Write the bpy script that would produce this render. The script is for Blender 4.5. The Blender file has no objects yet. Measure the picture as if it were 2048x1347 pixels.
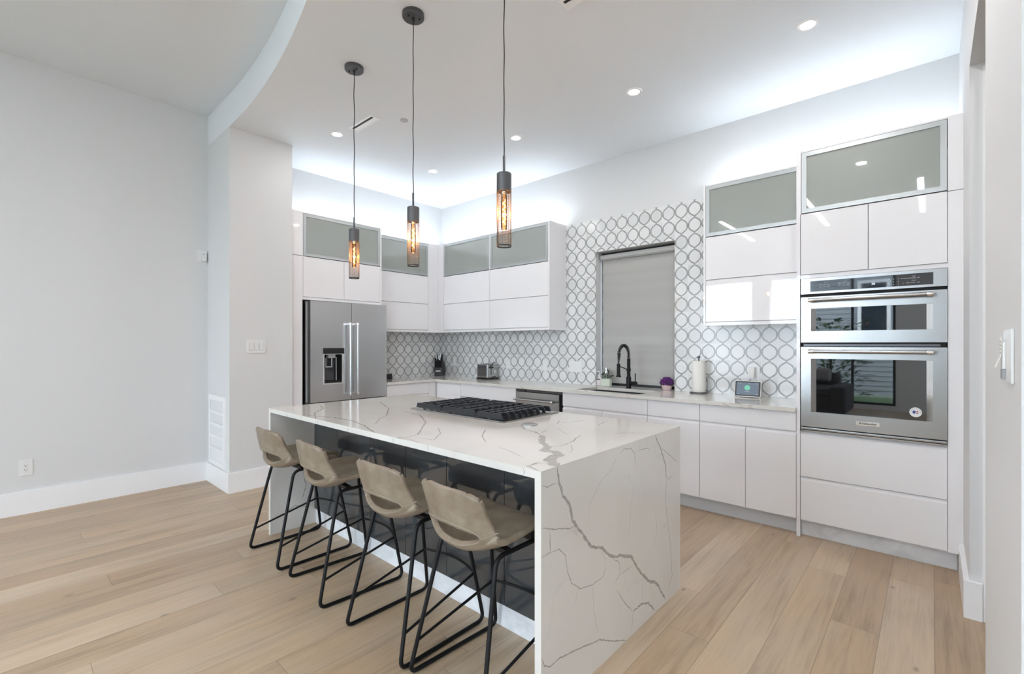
import bpy, bmesh, math, random
from mathutils import Vector, Matrix
random.seed(7)
S = bpy.context.scene
COL = S.collection
PI = math.pi

# ------------------------------------------------------------------ camera, world, exposure
cam_d = bpy.data.cameras.new('camera'); cam = bpy.data.objects.new('camera', cam_d); COL.objects.link(cam)
cam_d.sensor_width = 36.0; cam_d.lens = 932.2 / 2048 * 36.0
cam_d.shift_y = 13.85 / 2048; cam_d.clip_start = 0.02
cam.location = (0, 0, 1.3736); cam.rotation_euler = (PI / 2, 0, 0.7334)
S.camera = cam
S.view_settings.view_transform = 'Standard'; S.view_settings.look = 'None'
S.view_settings.gamma = 1.0; S.view_settings.use_curve_mapping = False
S.view_settings.exposure = 0.65
W = bpy.data.worlds.new('sky'); S.world = W; W.use_nodes = True
wn = W.node_tree.nodes; bgn = wn['Background']
bgn.inputs[0].default_value = (0.755, 0.875, 1.0, 1); bgn.inputs[1].default_value = 9.0
LIV_Z, KIT_Z = 3.675, 3.376        # ceiling heights
REAR_Y = -4.6                      # living-room window wall behind the camera
WINS = [(-5.0, -3.35), (-3.05, -0.55), (0.3, 2.95)]   # window openings in that wall (x ranges)

def area_light(name, loc, rot, sx, sy, power, color=(1, 1, 1), portal=False, cam_vis=True):
    d = bpy.data.lights.new(name, 'AREA'); d.shape = 'RECTANGLE'; d.size = sx; d.size_y = sy
    d.energy = power; d.color = color
    o = bpy.data.objects.new(name, d); COL.objects.link(o); o.location = loc; o.rotation_euler = rot
    if portal: d.cycles.is_portal = True
    return o
for i, (a, b) in enumerate(WINS):
    area_light('daylight_portal', ((a + b) / 2, REAR_Y - 0.06, 1.55), (PI / 2, 0, PI), b - a, 2.9, 1, portal=True)
area_light('daylight_portal', (3.16, -3.6, 1.55), (PI / 2, 0, PI / 2), 1.4, 2.9, 1, portal=True)
sun_d = bpy.data.lights.new('sun', 'SUN'); sun_d.energy = 2.0; sun_d.angle = 0.4
sun = bpy.data.objects.new('sun', sun_d); COL.objects.link(sun); sun.rotation_euler = (math.radians(35), 0, math.radians(170))

# ------------------------------------------------------------------ materials
class NT:
    def __init__(s, name):
        s.m = bpy.data.materials.new(name); s.m.use_nodes = True
        s.t = s.m.node_tree; s.b = s.t.nodes['Principled BSDF']; s.out = s.t.nodes['Material Output']
    def n(s, kind, **kw):
        x = s.t.nodes.new(kind)
        for k, v in kw.items(): setattr(x, k, v)
        return x
    def l(s, a, b): s.t.links.new(a, b)
    def val(s, sock, v):
        if hasattr(v, 'is_linked') or isinstance(v, bpy.types.NodeSocket): s.l(v, sock)
        else: sock.default_value = v
    def math(s, op, a, b=None, c=None, clamp=False):
        x = s.n('ShaderNodeMath', operation=op, use_clamp=clamp)
        s.val(x.inputs[0], a)
        if b is not None: s.val(x.inputs[1], b)
        if c is not None: s.val(x.inputs[2], c)
        return x.outputs[0]
    def mix(s, f, a, b, mode='MIX'):
        x = s.n('ShaderNodeMix', data_type='RGBA', blend_type=mode)
        s.val(x.inputs[0], f); s.val(x.inputs[6], a); s.val(x.inputs[7], b)
        return x.outputs[2]
    def noise(s, vec, scale, detail=3, rough=0.5, out=0, dist=0.0):
        x = s.n('ShaderNodeTexNoise'); x.inputs['Scale'].default_value = scale
        x.inputs['Detail'].default_value = detail; x.inputs['Roughness'].default_value = rough
        x.inputs['Distortion'].default_value = dist
        if vec is not None: s.l(vec, x.inputs['Vector'])
        return x.outputs[out]
    def ramp(s, f, pts):
        x = s.n('ShaderNodeValToRGB'); r = x.color_ramp
        while len(r.elements) < len(pts): r.elements.new(0.5)
        for e, (p, c) in zip(r.elements, pts):
            e.position = p; e.color = c if len(c) == 4 else (*c, 1)
        s.l(f, x.inputs[0]); return x.outputs[0]
    def pos(s): return s.n('ShaderNodeNewGeometry').outputs['Position']
    def obj(s): return s.n('ShaderNodeTexCoord').outputs['Object']
    def sep(s, v):
        x = s.n('ShaderNodeSeparateXYZ'); s.l(v, x.inputs[0]); return x.outputs
    def comb(s, a, b, c):
        x = s.n('ShaderNodeCombineXYZ')
        for i, v in enumerate((a, b, c)): s.val(x.inputs[i], v)
        return x.outputs[0]
    def bump(s, h, strength=0.2, dist=0.01):
        x = s.n('ShaderNodeBump'); x.inputs['Strength'].default_value = strength; x.inputs['Distance'].default_value = dist
        s.l(h, x.inputs['Height']); s.l(x.outputs[0], s.b.inputs['Normal'])
    def set(s, **kw):
        for k, v in kw.items():
            k = {'base': 'Base Color', 'rough': 'Roughness', 'metal': 'Metallic', 'coat': 'Coat Weight', 'coatr': 'Coat Roughness', 'ior': 'IOR',
                 'trans': 'Transmission Weight', 'aniso': 'Anisotropic', 'emit': 'Emission Color', 'emits': 'Emission Strength', 'alpha': 'Alpha', 'sub': 'Subsurface Weight'}.get(k, k)
            sk = s.b.inputs[k]
            if isinstance(v, (tuple, list)) and len(v) == 3: v = (*v, 1)
            s.val(sk, v)
        return s.m
M = {}
def simple(name, base, rough, **kw):
    t = NT(name); M[name] = t.set(base=base, rough=rough, **kw); return M[name]
def painted(name, base, rough, bump=0.03, scale=90, **kw):
    t = NT(name); t.set(base=base, rough=rough, **kw)
    t.bump(t.noise(t.pos(), scale, 2), bump, 0.004); M[name] = t.m
painted('wall_paint', (0.715, 0.715, 0.715), 0.55)
painted('ceiling_paint', (0.82, 0.85, 0.88), 0.7)
painted('trim_paint', (0.90, 0.90, 0.905), 0.28, 0.01)
simple('gloss_white', (0.87, 0.855, 0.865), 0.5, coat=1.0, coatr=0.025, **{'Specular IOR Level': 0.1, 'Coat IOR': 1.42})
simple('white_carcass', (0.72, 0.72, 0.70), 0.35)
simple('toe_kick', (0.70, 0.71, 0.73), 0.35)
simple('aluminium', (0.50, 0.52, 0.52), 0.35, metal=0.6)
simple('cassette_grey', (0.44, 0.44, 0.43), 0.5)
simple('white_plastic', (0.80, 0.80, 0.79), 0.3)
simple('warm_plastic', (0.78, 0.76, 0.72), 0.35)
simple('grey_plastic', (0.35, 0.36, 0.37), 0.4)
simple('black_plastic', (0.012, 0.012, 0.013), 0.3)
simple('black_gap', (0.01, 0.01, 0.011), 0.6)
simple('black_metal', (0.008, 0.008, 0.009), 0.45, **{'Specular IOR Level': 0.25})
simple('cast_iron', (0.016, 0.018, 0.022), 0.36)
simple('chrome', (0.80, 0.80, 0.80), 0.12, metal=1.0)
simple('dark_steel', (0.16, 0.16, 0.17), 0.35, metal=0.9)
simple('pendant_metal', (0.10, 0.10, 0.105), 0.4, metal=0.6)
simple('pendant_mesh', (0.10, 0.09, 0.08), 0.45, metal=0.4)
simple('cord_black', (0.02, 0.02, 0.022), 0.6)
simple('gloss_charcoal', (0.045, 0.05, 0.055), 0.5, coat=1.0, coatr=0.015, **{'Specular IOR Level': 0.2, 'Coat IOR': 1.85})
simple('black_glass', (0.006, 0.007, 0.008), 0.02, coat=1.0, coatr=0.0, ior=1.9)
simple('display_glass', (0.012, 0.014, 0.018), 0.03, coat=1.0)
simple('paper_white', (0.84, 0.82, 0.77), 0.85)
simple('sticker_white', (0.85, 0.85, 0.86), 0.5)
simple('label_grey', (0.60, 0.60, 0.60), 0.5)
simple('ink_black', (0.015, 0.015, 0.018), 0.5)
simple('ink_grey', (0.30, 0.30, 0.30), 0.5)
simple('ink_light', (0.72, 0.73, 0.74), 0.5)
simple('ink_blue', (0.05, 0.08, 0.30), 0.5)
simple('ink_red', (0.42, 0.06, 0.07), 0.5)
simple('plant_purple', (0.085, 0.012, 0.13), 0.6)
simple('plant_brown', (0.035, 0.02, 0.022), 0.7)
simple('pot_pink', (0.62, 0.47, 0.47), 0.4)
simple('leaf_green', (0.028, 0.075, 0.010), 0.4)
simple('soap_green', (0.66, 0.70, 0.60), 0.25)
simple('sink_dark', (0.018, 0.018, 0.02), 0.4)
simple('cover_grey', (0.45, 0.46, 0.47), 0.5)
simple('soap_pink', (0.72, 0.66, 0.66), 0.3)
simple('sofa_fabric', (0.05, 0.05, 0.055), 0.9)
simple('sofa_throw', (0.30, 0.29, 0.30), 0.9)
simple('siding', (0.30, 0.32, 0.34), 0.6)
simple('lawn', (0.05, 0.09, 0.03), 0.9)
simple('bush_leaf', (0.05, 0.11, 0.035), 0.6)
simple('dark_window', (0.02, 0.03, 0.04), 0.05)
def emitter(name, col, strength):
    t = NT(name); M[name] = t.set(base=(0, 0, 0), rough=0.5, emit=col, emits=strength); return t.m
emitter('led_cool', (0.80, 0.90, 1.0), 60.0)
emitter('downlight_lens', (1.0, 0.95, 0.88), 26.0)
emitter('linear_lens', (0.93, 0.97, 1.0), 48.0)
emitter('filament', (1.0, 0.42, 0.12), 45.0)
emitter('digit_glow', (0.75, 0.85, 1.0), 1.2)
emitter('screen_green', (0.22, 0.72, 0.50), 0.55)
emitter('screen_text', (0.75, 0.82, 0.9), 0.8)
emitter('screen_blue', (0.13, 0.17, 0.22), 0.7)
def m_steel(name, axis, base=(0.44, 0.435, 0.43), rough=0.27):
    t = NT(name); v = t.sep(t.pos()); k = [90 if i != axis else 1.5 for i in range(3)]
    vec = t.comb(*[t.math('MULTIPLY', v[i], k[i]) for i in range(3)])
    n = t.noise(vec, 1.0, 2); w = t.noise(t.pos(), 2.6, 2)
    t.set(base=base, metal=1.0, rough=t.math('MULTIPLY_ADD', n, 0.012, rough - 0.006), aniso=0.5)
    t.bump(w, 0.10, 0.02); M[name] = t.m
m_steel('steel_upright', 2, (0.60, 0.60, 0.60)); m_steel('steel_level', 0)
def m_pane():
    t = NT('frosted_pane')
    t.set(base=(0.50, 0.53, 0.49), rough=0.35, trans=0.40, coat=1.0, coatr=0.02, ior=1.45, **{'Coat IOR': 1.75}); M['frosted_pane'] = t.m
m_pane()
def m_glass(name, tint, rough=0.0):
    t = NT(name)
    tr = t.n('ShaderNodeBsdfTransparent'); tr.inputs[0].default_value = (*tint, 1)
    gl = t.n('ShaderNodeBsdfGlossy'); gl.inputs[1].default_value = 0.02
    fr = t.n('ShaderNodeFresnel'); fr.inputs[0].default_value = 1.5
    mx = t.n('ShaderNodeMixShader'); t.l(fr.outputs[0], mx.inputs[0]); t.l(tr.outputs[0], mx.inputs[1]); t.l(gl.outputs[0], mx.inputs[2])
    t.l(mx.outputs[0], t.out.inputs[0]); M[name] = t.m
m_glass('window_glass', (0.97, 0.98, 0.98)); m_glass('bottle_glass', (0.72, 0.84, 0.78)); m_glass('bulb_glass', (0.95, 0.72, 0.45))
def m_quartz():
    t = NT('quartz'); p = t.pos()
    wob = t.noise(p, 1.6, 4, 0.6, out=1)
    mixv = t.n('ShaderNodeMix', data_type='VECTOR'); mixv.inputs[0].default_value = 0.35
    t.l(p, mixv.inputs[4]); t.l(wob, mixv.inputs[5])
    n1 = t.noise(mixv.outputs[1], 2.3, 3, 0.5)
    line = t.math('SUBTRACT', 1.0, t.math('MULTIPLY', t.math('ABSOLUTE', t.math('SUBTRACT', n1, 0.5)), 55.0), clamp=True)
    brk = t.math('MULTIPLY', t.math('SUBTRACT', t.noise(p, 3.1, 2), 0.50), 5.0, clamp=True)
    vein = t.math('MULTIPLY', t.math('MULTIPLY', line, brk, clamp=True), 0.16)
    cloud = t.noise(p, 2.2, 3)
    base = t.ramp(cloud, [(0.3, (0.69, 0.655, 0.605)), (0.7, (0.745, 0.72, 0.68))])
    t.set(base=t.mix(vein, base, (0.42, 0.40, 0.37, 1)), rough=0.13, coat=0.3, coatr=0.05); M['quartz'] = t.m
    t = NT('quartz_vein'); n = t.noise(t.pos(), 60, 4, 0.7)
    t.set(base=t.ramp(n, [(0.3, (0.30, 0.275, 0.24)), (0.7, (0.50, 0.475, 0.44))]), rough=0.15, coat=0.3, coatr=0.05); M['quartz_vein'] = t.m
m_quartz()
def m_marble_kick():
    t = NT('marble_kick'); n = t.noise(t.pos(), 5, 5, 0.6, dist=1.5)
    t.set(base=t.ramp(n, [(0.35, (0.68, 0.69, 0.71)), (0.6, (0.82, 0.83, 0.85))]), rough=0.3); M['marble_kick'] = t.m
m_marble_kick()
def m_tile(name, axis):
    # white lantern tiles outlined by grey strips; u runs along the wall, z up
    t = NT(name); v = t.sep(t.pos()); w, h = 0.1275, 0.1505
    u0, z0 = (-1.672, 1.452) if axis == 0 else (3.46, 1.452)
    u = t.math('DIVIDE', t.math('SUBTRACT', v[axis], u0), w); z = t.math('DIVIDE', t.math('SUBTRACT', v[2], z0), h)
    fu = t.math('ABSOLUTE', t.math('SUBTRACT', u, t.math('ROUND', u)))          # 0 at the oval centre .. 0.5
    fz = t.math('ABSOLUTE', t.math('SUBTRACT', z, t.math('ROUND', z)))
    tt = t.math('DIVIDE', fz, 0.47, clamp=True)
    q = t.math('SUBTRACT', 1.0, t.math('POWER', tt, 2.6), clamp=True)
    edge = t.math('MULTIPLY', t.math('POWER', q, 1.25), 0.452)
    # outline distance corrected for its slope
    de = t.math('MULTIPLY', t.math('MULTIPLY', t.math('POWER', q, 0.25), t.math('POWER', tt, 1.6)), 2.647)
    d = t.math('DIVIDE', t.math('ABSOLUTE', t.math('SUBTRACT', fu, edge)), t.math('SQRT', t.math('MULTIPLY_ADD', de, de, 1.0)))
    wob = t.math('MULTIPLY', t.math('SUBTRACT', t.noise(t.pos(), 120, 2), 0.5), 0.02)
    line = t.math('LESS_THAN', t.math('ADD', d, wob), 0.052)
    ci = t.math('ROUND', u); ri = t.math('ROUND', z)
    inside = t.math('LESS_THAN', fu, edge)
    wn_ = t.n('ShaderNodeTexWhiteNoise', noise_dimensions='3D')
    t.l(t.comb(t.math('ADD', ci, t.math('MULTIPLY', inside, 31.3)), t.math('ADD', ri, t.math('FLOOR', t.math('MULTIPLY', z, t.math('SUBTRACT', 1.0, inside)))), inside), wn_.inputs[0])
    tone = t.math('ADD', t.math('MULTIPLY', wn_.outputs[0], 0.7), t.math('MULTIPLY', t.noise(t.pos(), 25, 3), 0.3))
    white = t.ramp(tone, [(0.0, (0.66, 0.665, 0.66)), (0.5, (0.78, 0.78, 0.77)), (1.0, (0.84, 0.84, 0.83))])
    grey = t.ramp(t.noise(t.pos(), 40, 3), [(0.3, (0.30, 0.305, 0.305)), (0.7, (0.43, 0.435, 0.43))])
    t.set(base=t.mix(line, white, grey), rough=0.16)
    t.bump(t.math('SUBTRACT', 1.0, line), 0.15, 0.002); M[name] = t.m
m_tile('lantern_tile', 0); m_tile('lantern_tile_side', 1)
def m_floor():
    t = NT('oak_planks'); v = t.sep(t.pos()); pw, pl = 0.193, 1.9
    u = t.math('DIVIDE', t.math('SUBTRACT', v[0], 0.009), pw); ci = t.math('FLOOR', u)
    wa = t.n('ShaderNodeTexWhiteNoise', noise_dimensions='1D'); t.l(ci, wa.inputs['W'])
    yy = t.math('ADD', t.math('DIVIDE', v[1], pl), t.math('MULTIPLY', wa.outputs[0], 7.0)); ri = t.math('FLOOR', yy)
    wb = t.n('ShaderNodeTexWhiteNoise', noise_dimensions='2D'); t.l(t.comb(ci, ri, 0.0), wb.inputs[0])
    rnd = wb.outputs[0]
    fu = t.math('FRACT', u); fy = t.math('FRACT', yy)
    eu = t.math('MULTIPLY', t.math('MINIMUM', fu, t.math('SUBTRACT', 1.0, fu)), pw)
    ey = t.math('MULTIPLY', t.math('MINIMUM', fy, t.math('SUBTRACT', 1.0, fy)), pl)
    e = t.math('MINIMUM', eu, ey)
    seam = t.math('SUBTRACT', 1.0, t.math('DIVIDE', e, 0.0022), clamp=True)
    off = t.math('MULTIPLY', rnd, 40.0)
    g1 = t.noise(t.comb(t.math('MULTIPLY', v[0], 28.0), t.math('MULTIPLY_ADD', v[1], 1.6, off), off), 1.0, 5, 0.65, dist=0.6)
    g2 = t.noise(t.comb(t.math('MULTIPLY', v[0], 160.0), t.math('MULTIPLY', v[1], 5.0), off), 1.0, 2)
    g3 = t.noise(t.comb(t.math('MULTIPLY', v[0], 5.0), t.math('MULTIPLY_ADD', v[1], 1.1, off), off), 1.0, 3)
    base = t.ramp(rnd, [(0.0, (0.405, 0.290, 0.190)), (0.4, (0.465, 0.342, 0.230)), (0.75, (0.50, 0.378, 0.260)), (1.0, (0.545, 0.425, 0.305))])
    grain = t.math('ADD', t.math('MULTIPLY', g1, 0.55), t.math('ADD', t.math('MULTIPLY', g2, 0.18), t.math('MULTIPLY', g3, 0.45)))
    lum = t.ramp(grain, [(0.38, (0.66, 0.63, 0.60)), (0.58, (1.0, 1.0, 1.0)), (0.82, (1.22, 1.22, 1.22))])
    c = t.mix(1.0, base, lum, 'MULTIPLY')
    cl = t.noise(t.comb(t.math('MULTIPLY', v[0], 4.0), t.math('MULTIPLY_ADD', v[1], 1.3, off), 0.0), 1.0, 3)
    c = t.mix(0.55, c, t.mix(1.0, c, t.ramp(cl, [(0.35, (1.05, 0.98, 0.90)), (0.65, (0.96, 1.0, 1.05))]), 'MULTIPLY'))
    # knots
    vo = t.n('ShaderNodeTexVoronoi', voronoi_dimensions='2D'); vo.inputs['Scale'].default_value = 1.0
    t.l(t.comb(t.math('MULTIPLY', v[0], 1.9), t.math('MULTIPLY', v[1], .95), 0.0), vo.inputs['Vector'])
    kn = t.math('SUBTRACT', 1.0, t.math('DIVIDE', t.math('ADD', vo.outputs[0], t.math('MULTIPLY', t.noise(t.pos(), 30, 2), 0.012)), 0.034), clamp=True)
    c = t.mix(t.math('MULTIPLY', kn, 0.75), c, (0.10, 0.062, 0.04, 1))
    c = t.mix(t.math('MULTIPLY', seam, 0.55), c, (0.085, 0.058, 0.04, 1))
    t.set(base=c, rough=t.math('MULTIPLY_ADD', g1, 0.16, 0.27))
    t.bump(t.math('SUBTRACT', t.math('MULTIPLY', g2, 0.12), seam), 0.25, 0.002); M['oak_planks'] = t.m
m_floor()
def m_leather():
    t = NT('taupe_leather'); o = t.obj()
    n = t.noise(o, 9, 6, 0.68); f = t.noise(o, 420, 2)
    c = t.ramp(n, [(0.28, (0.165, 0.124, 0.082)), (0.5, (0.245, 0.195, 0.142)), (0.72, (0.325, 0.270, 0.207))])
    t.set(base=c, rough=0.38); t.bump(f, 0.12, 0.001); M['taupe_leather'] = t.m
    t = NT('leather_seam'); t.set(base=(0.30, 0.25, 0.19), rough=0.5); M['leather_seam'] = t.m
m_leather()
def m_shade():
    t = NT('shade_fabric'); v = t.sep(t.pos())
    a = t.noise(t.comb(0.0, 0.0, t.math('MULTIPLY', v[2], 6.0)), 1.0, 2); b = t.noise(t.comb(t.math('MULTIPLY', v[0], 300), 0.0, t.math('MULTIPLY', v[2], 300)), 1.0, 1)
    t.set(base=t.ramp(t.math('ADD', t.math('MULTIPLY', a, 0.8), t.math('MULTIPLY', b, 0.2)), [(0.35, (0.42, 0.41, 0.39)), (0.65, (0.475, 0.465, 0.445))]), rough=0.9)
    t.bump(a, 0.35, 0.02); M['shade_fabric'] = t.m
m_shade()

# ------------------------------------------------------------------ mesh helpers
class MB:
    """collects shapes; build() links them as ONE mesh object"""
    def __init__(s): s.bm = bmesh.new(); s.mi = 0; s.bev = False
    def _tag(s, faces):
        for f in faces: f.material_index = s.mi
    def box(s, x0, x1, y0, y1, z0, z1, bev=0.0, seg=2):
        b = bmesh.new()
        vs = [b.verts.new((x, y, z)) for z in (z0, z1) for y in (y0, y1) for x in (x0, x1)]
        for q in ((0, 2, 3, 1), (4, 5, 7, 6), (0, 1, 5, 4), (2, 6, 7, 3), (0, 4, 6, 2), (1, 3, 7, 5)): b.faces.new([vs[i] for i in q])
        if bev > 0: s.bev = True; bmesh.ops.bevel(b, geom=list(b.edges), offset=bev, segments=seg, affect='EDGES', profile=0.6)
        s.merge(b); return s
    def merge(s, b, mat=None):
        if mat is not None: bmesh.ops.transform(b, matrix=mat, verts=b.verts)
        mp = {}
        for v in b.verts: mp[v] = s.bm.verts.new(v.co)
        for f in b.faces:
            try: nf = s.bm.faces.new([mp[v] for v in f.verts]); nf.material_index = s.mi
            except ValueError: pass
        b.free()
    def grid(s, us, vs, mask, w0, w1, axes):
        """solid slab from grid cells where mask(uc, vc); axes = (u axis, v axis, thickness axis)"""
        b = bmesh.new(); cache = {}
        def P(i, j, w):
            k = (i, j, w)
            if k not in cache:
                c = [0, 0, 0]; c[axes[0]] = us[i]; c[axes[1]] = vs[j]; c[axes[2]] = w; cache[k] = b.verts.new(c)
            return cache[k]
        nu, nv = len(us) - 1, len(vs) - 1
        on = lambda i, j: 0 <= i < nu and 0 <= j < nv and mask((us[i] + us[i + 1]) / 2, (vs[j] + vs[j + 1]) / 2)
        for i in range(nu):
            for j in range(nv):
                if not on(i, j): continue
                for w in (w0, w1): b.faces.new([P(i, j, w), P(i + 1, j, w), P(i + 1, j + 1, w), P(i, j + 1, w)])
                for di, dj, e in ((-1, 0, ((i, j), (i, j + 1))), (1, 0, ((i + 1, j), (i + 1, j + 1))), (0, -1, ((i, j), (i + 1, j))), (0, 1, ((i, j + 1), (i + 1, j + 1)))):
                    if not on(i + di, j + dj): b.faces.new([P(*e[0], w0), P(*e[1], w0), P(*e[1], w1), P(*e[0], w1)])
        bmesh.ops.recalc_face_normals(b, faces=b.faces)
        bmesh.ops.dissolve_limit(b, angle_limit=0.01, verts=b.verts, edges=b.edges)
        s.merge(b); return s
    def prism(s, pts, w0, w1, axes=(0, 1, 2)):
        b = bmesh.new()
        def mk(w):
            r = []
            for p in pts:
                c = [0, 0, 0]; c[axes[0]] = p[0]; c[axes[1]] = p[1]; c[axes[2]] = w; r.append(b.verts.new(c))
            return r
        A, B = mk(w0), mk(w1); n = len(pts)
        b.faces.new(A); b.faces.new(B)
        for i in range(n): b.faces.new([A[i], A[(i + 1) % n], B[(i + 1) % n], B[i]])
        bmesh.ops.recalc_face_normals(b, faces=b.faces); s.merge(b); return s
    def lathe(s, prof, c=(0, 0, 0), n=32, axis=2, cap=True):
        """prof: (radius, height) pairs, revolved about an axis through c"""
        b = bmesh.new(); rings = []
        o = [(1, 2), (0, 2), (0, 1)][axis]
        for r, h in prof:
            ring = []
            for k in range(n):
                a = 2 * PI * k / n; p = [c[0], c[1], c[2]]; p[axis] += h; p[o[0]] += r * math.cos(a); p[o[1]] += r * math.sin(a); ring.append(b.verts.new(p))
            rings.append(ring)
        for A, B in zip(rings, rings[1:]):
            for k in range(n): b.faces.new([A[k], A[(k + 1) % n], B[(k + 1) % n], B[k]])
        if cap:
            if prof[0][0] > 1e-6: b.faces.new(rings[0])
            if prof[-1][0] > 1e-6: b.faces.new(rings[-1])
        bmesh.ops.remove_doubles(b, verts=b.verts, dist=1e-6)
        bmesh.ops.recalc_face_normals(b, faces=b.faces); s.merge(b); return s
    def tube(s, pts, r, n=10, closed=False, cap=True, rad=None):
        pts = [Vector(p) for p in pts]; m = len(pts); b = bmesh.new(); rings = []
        def tan(i):
            if closed: return (pts[(i + 1) % m] - pts[i - 1]).normalized()
            return (pts[min(i + 1, m - 1)] - pts[max(i - 1, 0)]).normalized()
        t0 = tan(0); up = Vector((0, 0, 1)) if abs(t0.z) < 0.9 else Vector((1, 0, 0))
        nr = (up - t0 * up.dot(t0)).normalized()
        for i in range(m):
            t = tan(i); nr = (nr - t * nr.dot(t)).normalized(); bi = t.cross(nr)
            rr = rad[i] if rad else r
            rings.append([b.verts.new(pts[i] + (nr * math.cos(2 * PI * k / n) + bi * math.sin(2 * PI * k / n)) * rr) for k in range(n)])
        pr = list(zip(rings, rings[1:])) + ([(rings[-1], rings[0])] if closed else [])
        for A, B in pr:
            for k in range(n): b.faces.new([A[k], A[(k + 1) % n], B[(k + 1) % n], B[k]])
        if cap and not closed: b.faces.new(rings[0]); b.faces.new(rings[-1])
        bmesh.ops.recalc_face_normals(b, faces=b.faces); s.merge(b); return s
    def ball(s, c, r, sz=(1, 1, 1), seg=16):
        b = bmesh.new(); bmesh.ops.create_uvsphere(b, u_segments=seg, v_segments=max(6, seg // 2), radius=r)
        for v in b.verts: v.co = Vector((v.co.x * sz[0] + c[0], v.co.y * sz[1] + c[1], v.co.z * sz[2] + c[2]))
        s.merge(b); return s
    def build(s, name, mat, parent=None, smooth=35):
        base = Vector((0, 0, 0)); p = parent
        while p: base += p.location; p = p.parent
        for v in s.bm.verts: v.co -= base
        me = bpy.data.meshes.new(name); s.bm.to_mesh(me); s.bm.free()
        for m in (mat if isinstance(mat, (list, tuple)) else [mat]): me.materials.append(M[m])
        if smooth: me.shade_smooth(); me.set_sharp_from_angle(angle=math.radians(smooth))
        o = bpy.data.objects.new(name, me); COL.objects.link(o)
        if parent: o.parent = parent
        if s.bev and smooth:
            w = o.modifiers.new('normals', 'WEIGHTED_NORMAL'); w.keep_sharp = True; w.weight = 100
        return o
def rounded(pts, r, n=5):
    """rounds the corners of an open 3D path"""
    P = [Vector(p) for p in pts]; out = [P[0]]
    for i in range(1, len(P) - 1):
        a, b, c = P[i - 1], P[i], P[i + 1]; d1 = (a - b); d2 = (c - b); k = min(r, d1.length * .45, d2.length * .45)
        s, e = b + d1.normalized() * k, b + d2.normalized() * k
        for j in range(n + 1):
            t = j / n; out.append(s * (1 - t) ** 2 + b * 2 * t * (1 - t) + e * t * t)
    out.append(P[-1]); return out
def tag(o, label, cat, group=None, kind=None):
    o['label'] = label; o['category'] = cat
    if group: o['group'] = group
    if kind: o['kind'] = kind
    return o
def thing(name, loc, label, cat, group=None):
    o = bpy.data.objects.new(name, None); o.empty_display_size = 0.05; COL.objects.link(o); o.location = loc
    return tag(o, label, cat, group)
def struct(name, mb, mat, label, cat, smooth=35):
    o = mb.build(name, mat, None, smooth); tag(o, label, cat, None, 'structure'); return o
def kids(o): return [c for c in bpy.data.objects if c.parent == o]
def copy_tree(o, parent=None):
    c = o.copy(); COL.objects.link(c); c.parent = parent
    for ch in kids(o): copy_tree(ch, c)
    return c
def text_bm(txt, size, depth=0.0004, bold=0.0, spacing=1.0):
    cu = bpy.data.curves.new('lettering', 'FONT'); cu.body = txt; cu.size = size; cu.extrude = depth; cu.offset = bold
    cu.align_x = 'CENTER'; cu.align_y = 'CENTER'; cu.space_character = spacing; cu.resolution_u = 3
    o = bpy.data.objects.new('lettering', cu); COL.objects.link(o)
    dg = bpy.context.evaluated_depsgraph_get(); me = bpy.data.meshes.new_from_object(o.evaluated_get(dg))
    b = bmesh.new(); b.from_mesh(me); bpy.data.objects.remove(o); bpy.data.curves.remove(cu); bpy.data.meshes.remove(me)
    return b
FACE_Y = lambda x, y, z: Matrix.Translation((x, y, z)) @ Matrix.Rotation(PI / 2, 4, 'X')      # lettering on a front that faces -Y
RIB = [0]
def ribbon(mb, pts, wid, lift):
    """a jagged vein: pts are 3D, lift the outward normal"""
    P = [Vector(p) for p in pts]; L = []; RIB[0] += 1; rise = .0003 + (RIB[0] % 12) * .00004
    for a, b in zip(P, P[1:]):
        k = max(1, int((b - a).length / 0.014))
        L += [a.lerp(b, j / k) for j in range(k)]
    L.append(P[-1]); b = bmesh.new(); prev = None; n = len(L); lift = Vector(lift)
    for i, p in enumerate(L):
        t = (L[min(i + 1, n - 1)] - L[max(i - 1, 0)]).normalized(); sd = t.cross(lift).normalized()
        jit = sd * random.uniform(-.35, .35) * min(wid, .008)
        end = min(1.0, (i + .6) / 3, (n - i - .4) / 3)
        h1 = wid * .5 * random.uniform(.55, 1.25) * end; h2 = wid * .5 * random.uniform(.55, 1.25) * end
        q = p + jit + lift * rise
        cur = (b.verts.new(q + sd * h1), b.verts.new(q - sd * h2))
        if prev: b.faces.new([prev[0], prev[1], cur[1], cur[0]])
        prev = cur
    for f in b.faces:
        f.normal_update()
        if f.normal.dot(lift) < 0: f.normal_flip()
    mb.merge(b)

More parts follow.
